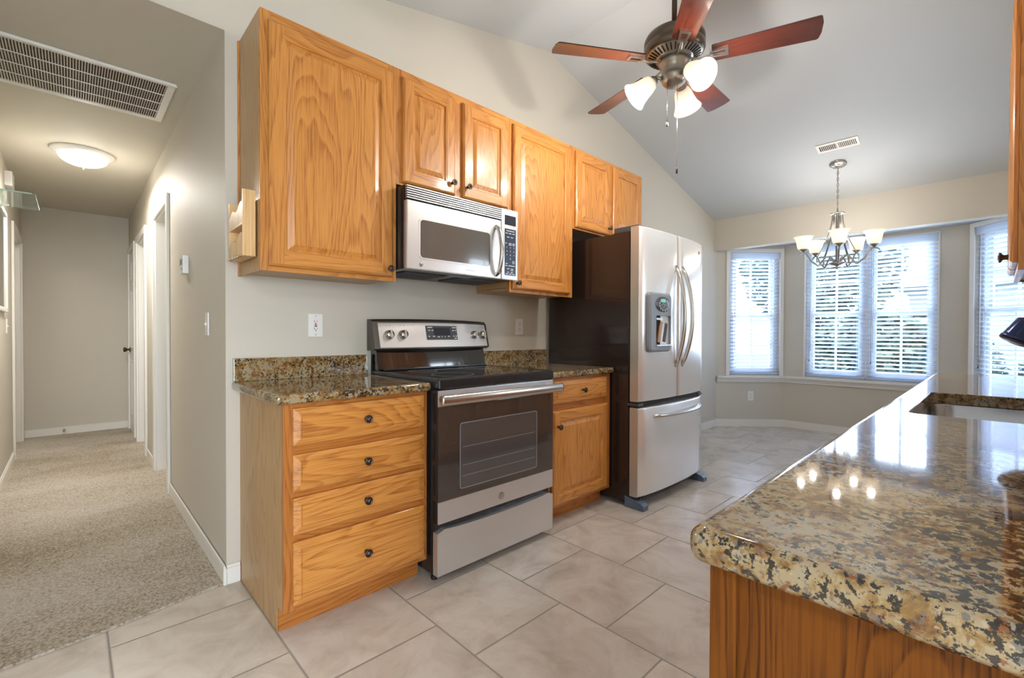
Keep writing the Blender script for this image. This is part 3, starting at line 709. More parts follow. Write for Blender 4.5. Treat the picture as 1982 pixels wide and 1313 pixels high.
# sink
def build_sink():
    root = thing('kitchen_sink', 'stainless steel undermount sink set in the large granite countertop', 'sink', (1.515, -2.41, .867))
    b = MB(); X0, X1, Y0, Y1 = -.355, .355, -.215, .210
    seq = [(-.012, -.002), (-.012, -.0005), (0, -.0005), (.003, -.004), (.008, -.12), (.02, -.165), (.05, -.182), (.12, -.186)]
    seq0 = [(.0, -.0005)]
    b.loops([[(x, y, z) for x, y in rrect(X0+i, X1-i, Y0+i, Y1-i, max(.075-i*.3, .03), 8)] for i, z in seq], cap1=True, smooth=True)
    b.build('bowl', SINKM, root)
    b = MB(); b.lathe([(.045, 0), (.043, .003), (.036, .003), (.030, -.004), (0, -.004)], None, 24, T(0, 0, -.1855)); b.build('drain', CHROME, root)
build_sink()
def build_faucet():
    root = thing('kitchen_faucet', 'dark metal pull-down faucet whose spray head enters the right edge over the sink', 'faucet', (1.56, -2.69, .9075))
    b = MB(); b.lathe([(.028, 0), (.028, .006), (.022, .012), (.018, .05), (.0165, .13), (.0165, .20)], None, 24); b.build('body', BRONZEBLUE, root)
    pts = spline([(0, 0, .195), (0, .003, .27), (-.005, .05, .335), (-.018, .13, .350), (-.030, .195, .325), (-.0365, .222, .296)], 8)
    b = MB(); b.tube(pts, .0135, seg=14); b.build('spout', BRONZEBLUE, root)
    b = MB(); d = Vector((-.20, .45, -.80)).normalized(); M = T(-.036, .222, .298) @ Matrix.Scale(1.12, 4) @ d.to_track_quat('Z', 'Y').to_matrix().to_4x4()
    b.lathe([(.0145, -.002), (.0165, .0), (.0175, .034), (.0175, .036), (.0265, .040), (.0275, .043), (.0315, .088), (.0320, .092), (.0335, .0925), (.0335, .100), (.028, .1015), (0, .1015)], None, 28, M); b.build('spray_head', BRONZEBLUE, root)
    b = MB(); b.tube([(.015, 0, .10), (.05, 0, .115), (.10, 0, .15)], [.009, .008, .006], seg=10); b.build('lever', BRONZEBLUE, root)
build_faucet()

# ------------------------------------------------------------------ range
def emblem(parent, x, y, z, r=.016, mat=SATIN, pm=PRINTD, rot=None):
    b = MB(); R = Matrix.Rotation(PI/2, 4, 'X')
    b.lathe([(r, 0), (r, .0015), (r*.93, .002), (0, .002)], None, 28, T(x, y, z) @ R); o = b.build('emblem', mat, parent)
    b = MB(); b.lathe([(r*.86, .0021), (r*.86, .0026), (r*.78, .0026), (r*.78, .0021)], None, 28, T(x, y, z) @ R, cap=False); b.build('emblem_ring', pm, o)
    text_mesh('emblem_letters', 'GE', r*.95, pm, o, (x, y-.0024, z))
    return o
def build_range():
    x0, x1 = .620, 1.394; w = x1-x0
    root = thing('range', 'freestanding stainless electric range with black glass cooktop and dark oven window', 'stove', (x0, -.67, 0))
    # local: x 0..w, y 0 = door front, +y to the wall (wall at .67)
    b = MB(); b.box(.004, w-.004, .045, .655, .035, .900, None, .003); b.build('body', BLACKP, root)
    # cooktop: enamel rim and glass
    b = MB(); b.loops([[(x, y, z) for x, y in rrect(i, w-i, -.008+i, .635, .012, 4)] for i, z in ((.006, .878), (0, .884), (0, .918), (.004, .926), (.014, .9265), (.017, .924))], cap0=True, cap1=True); b.build('cooktop', BLACKP, root)
    b = MB(); b.loops([[(x, y, z) for x, y in rrect(.018, w-.018, .012, .57, .006, 3)] for z in (.9235, .9250)], cap1=True); g = b.build('cooktop_glass', BLACKG, root)
    for cx, cy, r in ((.20, .16, .105), (.57, .16, .085), (.20, .43, .075), (.57, .43, .10)):
        b = MB(); b.lathe([(r, .9251), (r, .9254), (r-.002, .9254), (r-.002, .9251)], None, 40, T(cx, cy, 0), cap=False); b.build('burner_ring', GREYP, g)
    # backguard: black sloping riser, control console bulging forward
    b = MB(); b.prism([(.655, .90), (.56, .926), (.572, .935), (.595, 1.035), (.655, 1.035)], .012, w-.012, 'x'); b.build('backguard_riser', BLACKG, root)
    b = MB(); b.box(.03, w-.03, .540, .560, .9268, .936, None, .003); b.build('vent_trim', BLACKP, root)
    n = 16; lo, hi = [], []
    def bow(t): return .018*(1-(2*t-1)**2)
    rings = []
    for i in range(n+1):
        t = i/n; x = -.012 + (w+.022)*t; f = bow(t)
        e = .012 if i in (0, n) else 0
        rings.append([(x, .650, 1.035), (x, .570-f+e, 1.035), (x, .548-f+e, 1.045+.0), (x, .585-f+e, 1.190+f*.4), (x, .600-f+e, 1.203+f*.4), (x, .650, 1.205+f*.4)])
    b = MB(); b.loops(rings, cap0=True, cap1=True, smooth=False); b.build('console_housing', plain('dark_brushed_metal', (.13, .115, .10), .35, .8), root)
    # stainless face, follows the bow
    def face_pt(t, v, off=.0):
        x = .012 + (w-.024-.004)*t; f = bow((x+.012)/(w+.022)); y = .548 + .037*v - f; z = 1.048 + .139*v + f*.35*v
        return (x, y-.001-off, z)
    b = MB(); fr, bk = [], []
    k = b.mi(STEELX)
    for i in range(n+1): fr.append([b.bm.verts.new(face_pt(i/n, v)) for v in (.02, .97)])
    for i in range(n): b.face([fr[i][0], fr[i+1][0], fr[i+1][1], fr[i][1]], k, True)
    b.build('console_face', STEELX, root, recalc=True)
    R = Matrix.Rotation(PI/2 + math.radians(-14.5), 4, 'X')
    for t in (.075, .185, .86, .955):
        p = face_pt(t, .5); M = T(*p) @ R
        b = MB(); b.lathe([(.025, 0), (.026, .004), (.023, .008), (.022, .024), (.019, .028), (0, .0285)], None, 24, M); b.box(-.0055, .0055, -.021, .021, .026, .036, None, .002, M); b.build('control_knob', SATIN, root)
    # display panel
    def panel(u0, u1, v0, v1, off, mat, name, par, m=8):
        b = MB(); k = b.mi(mat); g = [[b.bm.verts.new(face_pt(u0+(u1-u0)*i/m, v, off)) for v in (v0, v1)] for i in range(m+1)]
        for i in range(m): b.face([g[i][0], g[i+1][0], g[i+1][1], g[i][1]], k, True)
        return b.build(name, mat, par)
    d = panel(.385, .68, .30, .86, .0012, DKGREY, 'display_panel', root)
    panel(.455, .61, .48, .78, .0016, SCREEN, 'display', d)
    for u, v, l in ((.40, .78, .045), (.405, .66, .018), (.435, .66, .018), (.635, .78, .04), (.635, .66, .014), (.658, .66, .014), (.40, .42, .016), (.44, .42, .02), (.485, .40, .02), (.523, .41, .008), (.552, .41, .008), (.585, .42, .016), (.635, .43, .016), (.66, .43, .016), (.645, .34, .028)):
        panel(u, u+l, v, v+.035, .0018, PRINT, 'marking', d, 2)
    for t in (.06, .085, .17, .20, .28, .85, .875, .945, .965): panel(t, t+.004, .84, .87, .0006, PRINTD, 'marking', root, 1)
    # oven door
    door = MB(); z0, z1 = .272, .876
    door.box(0, w, .004, .042, z0, z1, None, .004); dr = door.build('oven_door', BLACKP, root)
    b = MB(); b.box(.003, w-.003, -.001, .006, .800, z1-.004, None, .002); b.build('top_band', STEELX, dr)
    b = MB(); b.box(.003, w-.003, -.001, .006, z0+.002, .372, None, .002); b.build('bottom_band', STEELX, dr)
    b = MB(); b.box(.003, w-.003, -.0005, .005, .3725, .7995, None, .0005); gl = b.build('door_glass', OVENG, dr)
    b = MB(); b.loops([[(x, y, z) for x, z in rrect(.125, w-.135, .410, .712, .012, 4)] for y in (-.0005, -.0012)], cap1=True); b.build('oven_window', OVENW, gl)
    b = MB(); 
    o_, i_ = rrect(.122, w-.132, .407, .715, .014, 4), rrect(.126, w-.136, .411, .711, .011, 4)
    b.loops([[(x, -.0013, z) for x, z in o_], [(x, -.0018, z) for x, z in o_], [(x, -.0018, z) for x, z in i_], [(x, -.0013, z) for x, z in i_]], cap1=False); b.build('window_border', GREYP, gl)
    for zz in (.515, .600, .465):
        b = MB(); b.box(.14, w-.15, -.00135, -.00125, zz, zz+.0022); b.build('oven_rack', GREYP, gl)
    # handle: broad flat bar with rounded ends
    b = MB(); pts = [(-.002, -.052, .834), (.02, -.056, .834), (w*.5, -.060, .834), (w-.02, -.056, .834), (w+.002, -.052, .834)]
    b.tube(spline(pts, 5), .0225, seg=16, flat=(.45, 1, (0, 0, 1))); h = b.build('door_handle', SATIN, dr)
    for xx in (.022, w-.022):
        b = MB(); b.tube([(xx, 0, .834), (xx, -.050, .834)], [.016, .013], seg=14); b.build('handle_post', plain('copper_tinted_post', (.42, .24, .14), .3, 1) if xx < .1 else SATIN, h)
    emblem(dr, w/2-.005, -.0015, .318, .020, SATIN, GREYP)
    # lock latch lip under the cooktop
    b = MB(); b.box(.34, .42, -.006, .01, .8745, .8795, None, .002); b.build('latch', DKGREY, root)
    # storage drawer with scooped top edge
    b = MB(); pts = [(0, .040), (w, .040), (w, .232)]
    for i in range(13):
        t = i/12; pts.append((w-.04-(w-.30)*0 - t*(w-.08), .246 - .014*math.sin(PI*t)**.6))
    pts.append((0, .232))
    b.prism(pts, 0, .035, 'y'); b.build('storage_drawer', STEELX, root)
    b = MB(); b.box(.004, w-.004, .028, .044, .232, .272, None); b.build('drawer_gap', BLACKP, root)
    for xx, yy in ((.03, .07), (w-.03, .07), (.03, .6), (w-.03, .6)):
        b = MB(); b.lathe([(.016, .0), (.016, .012), (.008, .014), (.008, .036)], None, 14, T(xx, yy, 0)); b.build('foot', BLACKP, root)
build_range()

# ------------------------------------------------------------------ microwave
def build_microwave():
    x0, w, h = .6165, .7535, .415; yb = -.41
    root = thing('microwave_oven', 'stainless over-the-range microwave with curved handle and dark keypad', 'microwave', (x0, yb, 1.4385), 0)
    # local y 0 = front, wall at .41
    b = MB(); b.box(0, w, .028, .408, .006, h-.002, None, .003); b.build('body', BLACKP, root)
    b = MB(); dw = .618
    b.box(.002, dw, 0, .027, .004, .338, None, .006); d = b.build('door', STEELX, root)
    b = MB(); b.loops([[(x, y, z) for x, z in rrect(.078, .532, .066, .252, .018, 5)] for y in (-.0003, -.0015)], cap1=True); b.build('door_window', MWG, d)
    b = MB(); o_, i_ = rrect(.070, .540, .058, .260, .022, 5), rrect(.0775, .5325, .0655, .2525, .018, 5)
    b.loops([[(x, -.0002, z) for x, z in o_], [(x, -.002, z) for x, z in o_], [(x, -.002, z) for x, z in i_], [(x, -.0004, z) for x, z in i_]], cap1=False); b.build('window_rim', STEELX, d)
    pts = spline([(.578, .0, .022), (.577, -.030, .05), (.577, -.052, .155), (.577, -.030, .268), (.578, .0, .300)], 8)
    b = MB(); b.tube(pts, [.010+.003*math.sin(PI*i/(len(pts)-1)) for i in range(len(pts))], seg=14); b.build('handle', SATIN, d)
    emblem(d, .083, -.0008, .030, .010, SATIN, PRINTD)
    b = MB(); b.box(.36, .43, -.0006, -.0001, .030, .032); b.build('marking', GREYP, d)
    # vent louvres along the top
    g = MB()
    for i in range(6):
        z = .346+i*.0112; g.box(.002, dw, -.001, .013, z, z+.0058, None, .0008)
    g.build('vent_grille', STEELX, root)
    b = MB(); b.box(.003, dw, .014, .027, .340, h-.004); b.build('vent_cavity', HOLE, root)
    # control panel
    b = MB(); b.box(dw+.003, w-.001, 0, .027, .004, h-.003, None, .005); c = b.build('control_panel', STEELX, root)
    cx = (dw+.003+w-.001)/2
    b = MB(); b.box(cx-.042, cx+.046, -.0012, -.0001, .322, .378); b.build('display', SCREEN, c)
    b = MB(); b.box(cx-.042, cx+.046, -.0012, -.0001, .030, .300); kp = b.build('keypad', NAVY, c)
    rows = [(.192, '1 2 3'), (.170, '4 5 6'), (.148, '7 8 9'), (.126, '0')]
    for z, t in rows:
        for i, ch in enumerate(t.split(' ') if len(t) > 1 else ['', '0', '']):
            if ch: text_mesh('key', ch, .014, PRINT, kp, (cx+.002+(i-1)*.028, -.0016, z))
    m = MB()
    for z, xs in ((.286, ((-.030, .034),)), (.272, ((-.036, -.018), (-.010, .010), (.018, .036))), (.250, ((-.026, -.006), (.006, .024))), (.214, ((-.038, -.026), (-.010, .012), (.018, .038))), (.206, ((-.010, .012), (.020, .036))),
                  (.096, ((-.036, -.020),)), (.084, ((-.038, -.022), (-.012, .038))), (.066, ((-.024, -.006), (.006, .026))), (.058, ((.006, .026),)), (.046, ((-.024, -.010), (.006, .022))), (.036, ((-.036, -.016), (-.008, .012), (.018, .038)))):
        for a, c2 in xs: m.box(cx+a, cx+c2, -.0018, -.0012, z, z+.004)
    m.lathe([(.009, 0), (.009, .0005), (.006, .0005)], None, 16, T(cx+.028, -.0013, .108) @ Matrix.Rotation(PI/2, 4, 'X'), cap=False)
    m.build('key_markings', PRINT, kp)
    # underside: filters and lamp lens
    for xa, xb in ((.06, .33), (.42, .69)):
        b = MB(); b.box(xa, xb, .12, .34, .0005, .0058, None, .001)
        for i in range(14): b.box(xa+.01+i*(xb-xa-.02)/14, xa+.016+i*(xb-xa-.02)/14, .13, .33, -.0015, .0004)
        b.build('grease_filter', DKGREY, root)
    b = MB(); b.box(.30, .46, .05, .10, .001, .0058, None, .001); b.build('light_lens', GREYP, root)
build_microwave()

# ------------------------------------------------------------------ refrigerator
def build_fridge():
    x0, w = 2.066, .918
    root = thing('refrigerator', 'stainless french-door refrigerator with dark sides, ice dispenser and bottom freezer', 'refrigerator', (x0, -.81, 0))
    # local: y 0 = door plane at the edges, wall at .81
    b = MB(); b.box(.002, w-.002, .078, .775, .035, 1.795, None, .006); b.build('cabinet_body', FRIDGEB, root)
    def bowx(x): t = x/w; return .026*(1-(2*t-1)**2)
    def door(name, xa, xb, z0, z1, par=root):
        n = 12; rings = []; r = .010
        for i in range(n+1):
            x = xa + (xb-xa)*i/n; f = bowx(x); e = .010 if i in (0, n) else (.0 if 1 < i < n-1 else .001)
            y = -f
            rings.append([(x, .070, z0), (x, y+e+r, z0), (x, y+e+.002, z0+.004), (x, y+e, z0+r), (x, y+e, z1-r), (x, y+e+.002, z1-.004), (x, y+e+r, z1), (x, .070, z1)])
        b = MB(); b.loops(rings, cap0=True, cap1=True, smooth=True)
        ks, kd = b.mi(STEELZ), b.mi(DOORSIDE)
        bmesh.ops.recalc_face_normals(b.bm, faces=b.bm.faces[:])
        for f in b.bm.faces:
            c = f.calc_center_median()
            if len(f.verts) > 4: f.material_index = kd; f.smooth = False
            else:
                f.material_index = ks
                if abs(f.normal.x) > .9 or abs(f.normal.z) > .9 or f.normal.y > .5: f.smooth = False; f.material_index = kd
        return b.build(name, None, par)
    xm = w*.5+.014
    dl = door('left_door', 0, xm-.002, .692, 1.822); dr = door('right_door', xm+.002, w, .692, 1.822); fz = door('freezer_drawer', 0, w, .076, .652)
    b = MB(); b.box(.012, w-.012, .012, .075, .654, .690); b.build('drawer_gap', BLACKP, root)
    for xx in (.0, w-.06):
        b = MB(); b.box(xx, xx+.06, .005, .09, .662, .680, None, .004); b.build('hinge', DKGREY, root)
    for xx, ww in ((.004, .13), (w-.134, .13)):
        b = MB(); b.box(xx, xx+ww, .02, .20, 1.7955, 1.832, None, .006); b.build('hinge_cover', DKGREY, root)
    # long curved handles
    def vh(x, lean, par):
        f = bowx(x); P = []
        for i in range(17):
            t = i/16; z = .905 + .70*t; P.append((x+lean*math.sin(PI*t), -f+.004-.075*math.sin(PI*t)**.75, z))
        b = MB(); b.tube(P, [.012+.004*math.sin(PI*i/16) for i in range(17)], seg=14, flat=(1, .8, (1, 0, 0))); b.build('door_handle', SATIN, par)
    vh(xm-.045, -.010, dl); vh(xm+.050, .010, dr)
    P = []
    for i in range(17):
        t = i/16; x = .155 + (w-.23)*t; P.append((x, -bowx(x)+.004-.060*math.sin(PI*t)**.6, .590))
    b = MB(); b.tube(P, .015, seg=14, flat=(1, .8, (0, 0, 1))); b.build('drawer_handle', SATIN, fz)
    # dispenser
    dx0, dx1, dz0, dz1 = .062, .345, 1.012, 1.402
    yb = -bowx(.2)
    b = MB(); hx0, hx1, hz0, hz1 = .135, .330, 1.060, 1.252
    o0, o1 = rrect(dx0, dx1, dz0, dz1, .030, 6), rrect(dx0+.012, dx1-.012, dz0+.012, dz1-.012, .022, 6)
    i0 = rrect(hx0, hx1, hz0, hz1, .012, 6)
    b.loops([[(x, yb+.006, z) for x, z in o0], [(x, yb-.012, z) for x, z in o0], [(x, yb-.022, z) for x, z in o1], [(x, yb-.022, z) for x, z in i0], [(x, yb-.002, z) for x, z in i0]], cap1=False, cap0=True)
    ds = b.build('ice_dispenser', GREYP, dl)
    b = MB(); b.loops([[(x, y, z) for x, z in i0] for y in (yb-.0005, yb-.0015)], cap1=True); b.build('dispenser_recess', HOLE, ds)
    b = MB(); b.box(hx0+.006, hx0+.09, yb-.020, yb-.004, hz1-.030, hz1-.016, None, .002); b.build('chute', SATIN, ds)
    b = MB(); M = T(hx0+.075, yb-.006, hz0+.085) @ Matrix.Rotation(math.radians(14), 4, 'Y') @ Matrix.Rotation(0, 4, 'X'); b.box(-.019, .019, -.006, .004, -.075, .07, None, .006, M); b.build('paddle', plain('amber_paddle', (.40, .19, .07), .25), ds)
    b = MB(); M = T(hx0+.150, yb-.005, hz0+.085) @ Matrix.Rotation(math.radians(14), 4, 'Y'); b.box(-.015, .015, -.004, .003, -.07, .06, None, .005, M); b.build('paddle', DKGREY, ds)
    b = MB(); b.box(hx0-.004, hx1+.002, yb-.030, yb-.018, hz0-.012, hz0+.0, None, .003); b.build('drip_tray', SATIN, ds)
    kx, kz = .222, 1.326
    b = MB(); M = T(kx, yb-.0222, kz) @ Matrix.Rotation(PI/2, 4, 'X') @ Matrix.Diagonal((1.25, .62, 1, 1)); b.lathe([(.082, 0), (.080, .0015), (0, .0015)], None, 32, M); kp = b.build('keypad', DKGREY, ds)
    b = MB(); b.box(kx-.026, kx+.030, yb-.0255, yb-.0238, kz+.014, kz+.036, None); b.build('display', GREENLCD, kp)
    for a in range(12):
        t = 2*PI*a/12+.26
        if abs(math.sin(t)) > .9 and math.sin(t) > 0: continue
        b = MB(); b.lathe([(.0075, 0), (.0075, .0008), (.0050, .0008), (.0050, 0)], None, 14, T(kx+.010+.058*math.cos(t), yb-.0239, kz-.002+.036*math.sin(t)) @ Matrix.Rotation(PI/2, 4, 'X'), cap=False); b.build('button', PRINT, kp)
    b = MB()
    for q, (xx, zz) in enumerate(((-.02, -.005), (.02, -.005), (0, .004), (-.006, -.018), (.012, -.018))): b.box(kx+xx-.006, kx+xx+.006, yb-.0246, yb-.0238, kz+zz-.0015, kz+zz+.0015)
    b.build('button_markings', PRINT, kp)
    emblem(dr, w-.105, -bowx(w-.105)-.0005, 1.742, .014, SATIN, GREYP)
    # toe grille and feet
    b = MB(); b.box(.03, w-.03, .050, .085, .022, .074, None, .003)
    for i in range(24): b.box(.06+i*(w-.12)/24, .06+(i+.55)*(w-.12)/24, .045, .052, .035, .062)
    b.build('toe_grille', DKGREY, root)
    for xx in (-.006, w-.052):
        b = MB(); b.prism([(-.038, .0), (-.038, .030), (-.020, .044), (.10, .072), (.10, .0)], xx, xx+.058, 'x'); b.build('foot', plain('blue_grey_plastic', (.10, .14, .20), .3), root)
    for xx in (.05, w-.08):
        b = MB(); b.lathe([(.02, 0), (.02, .035)], None, 14, T(xx, .70, 0)); b.build('roller', BLACKP, root)
build_fridge()

# ------------------------------------------------------------------ ceiling fan
def build_fan():
    cx, cy = 1.775, -1.178; zt = zc(cx)
    root = thing('ceiling_fan', 'five-blade ceiling fan with dark cherry blades and three lit glass shades', 'ceiling fan', (cx, cy, zt))
    Z = lambda z: z - zt
    b = MB(); b.lathe([(.075, .02), (.075, Z(zt-.03)), (.068, Z(zt-.05)), (.030, Z(zt-.085)), (.014, Z(zt-.09))], None, 32); 
    b.build('canopy', DARKMET, root)
    b = MB(); b.tube([(0, 0, Z(zt-.08)), (0, 0, Z(2.78))], .0135, seg=16); b.build('downrod', DARKMET, root)
    b = MB(); b.lathe([(.02, Z(2.785)), (.034, Z(2.765)), (.06, Z(2.735)), (.12, Z(2.722)), (.146, Z(2.708)), (.155, Z(2.690)), (.155, Z(2.668)), (.149, Z(2.661)), (.155, Z(2.654)), (.155, Z(2.632)), (.150, Z(2.620)), (.140, Z(2.612)), (.1395, Z(2.6118))], HOUSING, 48, cap=False)
    b.lathe([(.1395, Z(2.6118)), (.090, Z(2.590)), (.085, Z(2.585)), (0, Z(2.585))], PEWTER, 48, cap=False)
    mo = b.build('motor_housing', None, root)
    b = MB()
    for i in range(36):
        a = 2*PI*i/36; M = Matrix.Rotation(a, 4, 'Z') @ T(.115, 0, Z(2.6005)) @ Matrix.Rotation(math.radians(-24), 4, 'Y'); b.box(-.020, .020, -.003, .003, -.0025, .0008, None, 0, M)
    b.build('vent_slots', HOLE, mo)
    b = MB(); b.lathe([(.072, Z(2.584)), (.078, Z(2.578)), (.078, Z(2.560)), (.066, Z(2.552)), (.066, Z(2.505)), (.070, Z(2.500)), (.070, Z(2.492)), (.060, Z(2.470)), (.045, Z(2.455)), (.018, Z(2.448)), (0, Z(2.447))], None, 40); b.build('switch_housing', PEWTER, root)
    th0 = .048
    for k in range(5):
        a = th0 + 2*PI*k/5; M = Matrix.Rotation(a, 4, 'Z') @ T(0, 0, Z(2.575))
        pitch = Matrix.Rotation(math.radians(-12), 4, 'X')
        # blade outline: gently widening, clipped rounded end
        out = []
        L0, L1 = .185, .66
        top = [(L0, .050), (L0+.006, .054), (.40, .062), (.60, .069), (.648, .070), (.656, .064)]
        out = top + [(.664, .03), (.664, -.03), (.656, -.064), (.648, -.070), (.60, -.069), (.40, -.062), (L0+.006, -.054), (L0, -.050)]
        b = MB(); b.prism(out[::-1], .001, .007, 'z'); ob = b.build('blade', CHERRY, root); ob.matrix_local = M @ pitch
        b = MB(); pts = spline([(.075, 0, .006), (.11, 0, -.006), (.145, 0, -.012), (.18, 0, -.004)], 5)
        b.tube(pts, .0085, seg=10, flat=(1.1, .6, (0, 0, 1)))
        fr = [(.175, -.020), (.262, -.028), (.262, .028), (.175, .020)]; ir = [(.190, -.011), (.248, -.015), (.248, .015), (.190, .011)]
        b.loops([[(x, y, 0.0005) for x, y in fr], [(x, y, -.006) for x, y in fr], [(x, y, -.006) for x, y in ir], [(x, y, .0005) for x, y in ir]], cap1=False, M=pitch)
        b.lathe([(.006, 0), (.006, .003), (0, .004)], None, 12, pitch @ T(.182, 0, -.006) @ Matrix.Rotation(PI, 4, 'X'))
        br = b.build('blade_bracket', SATIN, root); br.matrix_local = M
    # three arms with bell shades
    rt, nr = Vector((.7230, -.6909, 0)), Vector((-.6909, -.7230, 0))
    for i, ang in enumerate((188, 68, -50)):
        d = rt*math.cos(math.radians(ang)) + nr*math.sin(math.radians(ang))
        p0 = d*.045 + Vector((0, 0, Z(2.485))); p1 = d*.085 + Vector((0, 0, Z(2.500))); p2 = d*.100 + Vector((0, 0, Z(2.490)))
        b = MB(); b.tube(spline([p0, p1, p2], 5), .009, seg=10)
        ax = (d*.78 - Vector((0, 0, .62))).normalized(); M = Matrix.Translation(p2) @ ax.to_track_quat('Z', 'Y').to_matrix().to_4x4()
        b.lathe([(.010, -.012), (.022, -.004), (.026, .004), (.026, .030), (.022, .032)], None, 20, M); b.build('lamp_arm', PEWTER, root)
        b = MB(); o_ = [(.024, .012), (.038, .022), (.046, .045), (.052, .078), (.061, .110), (.076, .138)]
        b.lathe(o_ + [(r-.003, z) for r, z in o_[::-1]], None, 32, M, cap=False); sh = b.build('glass_shade', SHADE, root)
        b = MB(); b.lathe([(.012, .030), (.014, .045), (.024, .065), (.028, .082), (.024, .100), (.012, .110), (0, .112)], None, 20, M); bu = b.build('bulb', BULB, sh)
        l = lamp('fan_lamp_light', M @ Vector((0, 0, .225)), LAMP_FAN, .04, parent=root)
    for dx, zb in ((-.045, 2.222), (.008, 1.975)):
        q = rt*dx + nr*.03
        b = MB(); b.tube([(q.x, q.y, Z(2.47)), (q.x, q.y, Z(zb+.03))], .0013, seg=6)
        for i in range(24): pass
        ch = b.build('pull_chain', SATIN, root)
        b = MB(); b.lathe([(.002, .034), (.005, .028), (.006, .008), (.003, 0), (0, 0)], None, 12, T(q.x, q.y, Z(zb))); b.build('fob', DARKMET, ch)
build_fan()

# ------------------------------------------------------------------ chandelier
def build_chandelier():
    cx, cy, zt = 4.454, -1.379, 2.673
    root = thing('chandelier', 'five-arm brushed metal chandelier with lit white glass shades hanging before the bay', 'chandelier', (cx, cy, zt))
    Z = lambda z: z - zt
    tilt = Matrix.Rotation(math.atan(SR), 4, 'Y')
    b = MB(); b.lathe([(.066, -.001), (.066, -.008), (.058, -.018), (.030, -.028), (.010, -.034), (.010, -.042), (0, -.042)], None, 32, tilt); b.build('canopy', PEWTER, root)
    b = MB(); z = Z(zt)-.045; i = 0
    while z > Z(2.285):
        M = T(0, 0, z-.015) @ Matrix.Rotation(PI/2*(i % 2), 4, 'Z')
        pts = [(.0075*math.cos(t), 0, .017*math.sin(t)) for t in [2*PI*j/12 for j in range(13)]]
        b.tube(pts, .0022, seg=6, M=M); z -= .0265; i += 1
    b.tube([(0.004, 0, -.04), (.007, 0.004, -.15), (-.006, 0, -.27), (.0, 0, Z(2.28))], .0022, seg=6); b.build('chain', PEWTER, root)
    b = MB(); pts = [(.020*math.cos(t), 0, .014*math.sin(t)) for t in [2*PI*j/18 for j in range(19)]]; b.tube(pts, .0028, seg=6, M=T(0, 0, Z(2.262)))
    b.lathe([(0, Z(2.25)), (.006, Z(2.25)), (.007, Z(2.232)), (.055, Z(2.228)), (.058, Z(2.222)), (.050, Z(2.216)), (.044, Z(2.212)), (0, Z(2.212))], None, 28); b.build('top_cap', PEWTER, root)
    b = MB(); b.tube([(0, 0, Z(2.215)), (0, 0, Z(1.775))], .0125, seg=14); b.build('center_post', PEWTER, root)
    b = MB(); b.lathe([(0, Z(1.800)), (.024, Z(1.798)), (.026, Z(1.788)), (.060, Z(1.782)), (.068, Z(1.775)), (.060, Z(1.766)), (.025, Z(1.756)), (.010, Z(1.750)), (.010, Z(1.742)), (.014, Z(1.735)), (.010, Z(1.725)), (0, Z(1.722))], None, 28); b.build('bottom_disc', PEWTER, root)
    a0 = math.atan2(-.995, -5.01) + math.radians(3)
    for k in range(5):
        M = Matrix.Rotation(a0 + 2*PI*k/5, 4, 'Z')
        b = MB(); pts = spline([(.038, 0, Z(2.214)), (.046, 0, Z(2.13)), (.075, 0, Z(2.02)), (.125, 0, Z(1.90)), (.160, 0, Z(1.83)), (.160, 0, Z(1.785))], 7)
        b.tube(pts, .0105, seg=8, flat=(.95, .35, (1, 0, 0)), M=M); b.build('strap', PEWTER, root)
        b = MB(); pts = spline([(.030, 0, Z(1.79)), (.045, 0, Z(1.815)), (.075, 0, Z(1.838)), (.105, 0, Z(1.815)), (.130, 0, Z(1.775)), (.150, 0, Z(1.758)), (.175, 0, Z(1.778)), (.205, 0, Z(1.800)), (.225, 0, Z(1.835)), (.248, 0, Z(1.872)), (.272, 0, Z(1.880)), (.300, 0, Z(1.868)), (.312, 0, Z(1.848))], 5)
        b.tube(pts, [.0072]*(len(pts)-6)+[.006, .0055, .005, .004, .003, .002], seg=10, M=M); ar = b.build('arm', PEWTER, root)
        Ms = M @ T(.270, 0, Z(1.882))
        b = MB(); b.lathe([(.006, 0), (.014, .008), (.036, .026), (.036, .029), (0, .029)], None, 24, Ms); b.build('shade_cup', PEWTER, root)
        o_ = [(.030, .030), (.042, .032), (.049, .045), (.055, .080), (.060, .110), (.068, .130), (.080, .143)]
        b = MB(); b.lathe(o_ + [(r-.003, z) for r, z in o_[::-1]], None, 32, Ms, cap=False); sh = b.build('glass_shade', SHADE, root)
        b = MB(); b.lathe([(.010, .032), (.012, .045), (.022, .065), (.026, .082), (.022, .098), (.010, .108), (0, .110)], None, 18, Ms); b.build('bulb', BULB, sh)
        lamp('chandelier_lamp_light', Ms @ Vector((0, 0, .150)), LAMP_CHAND, .03, parent=root)
build_chandelier()

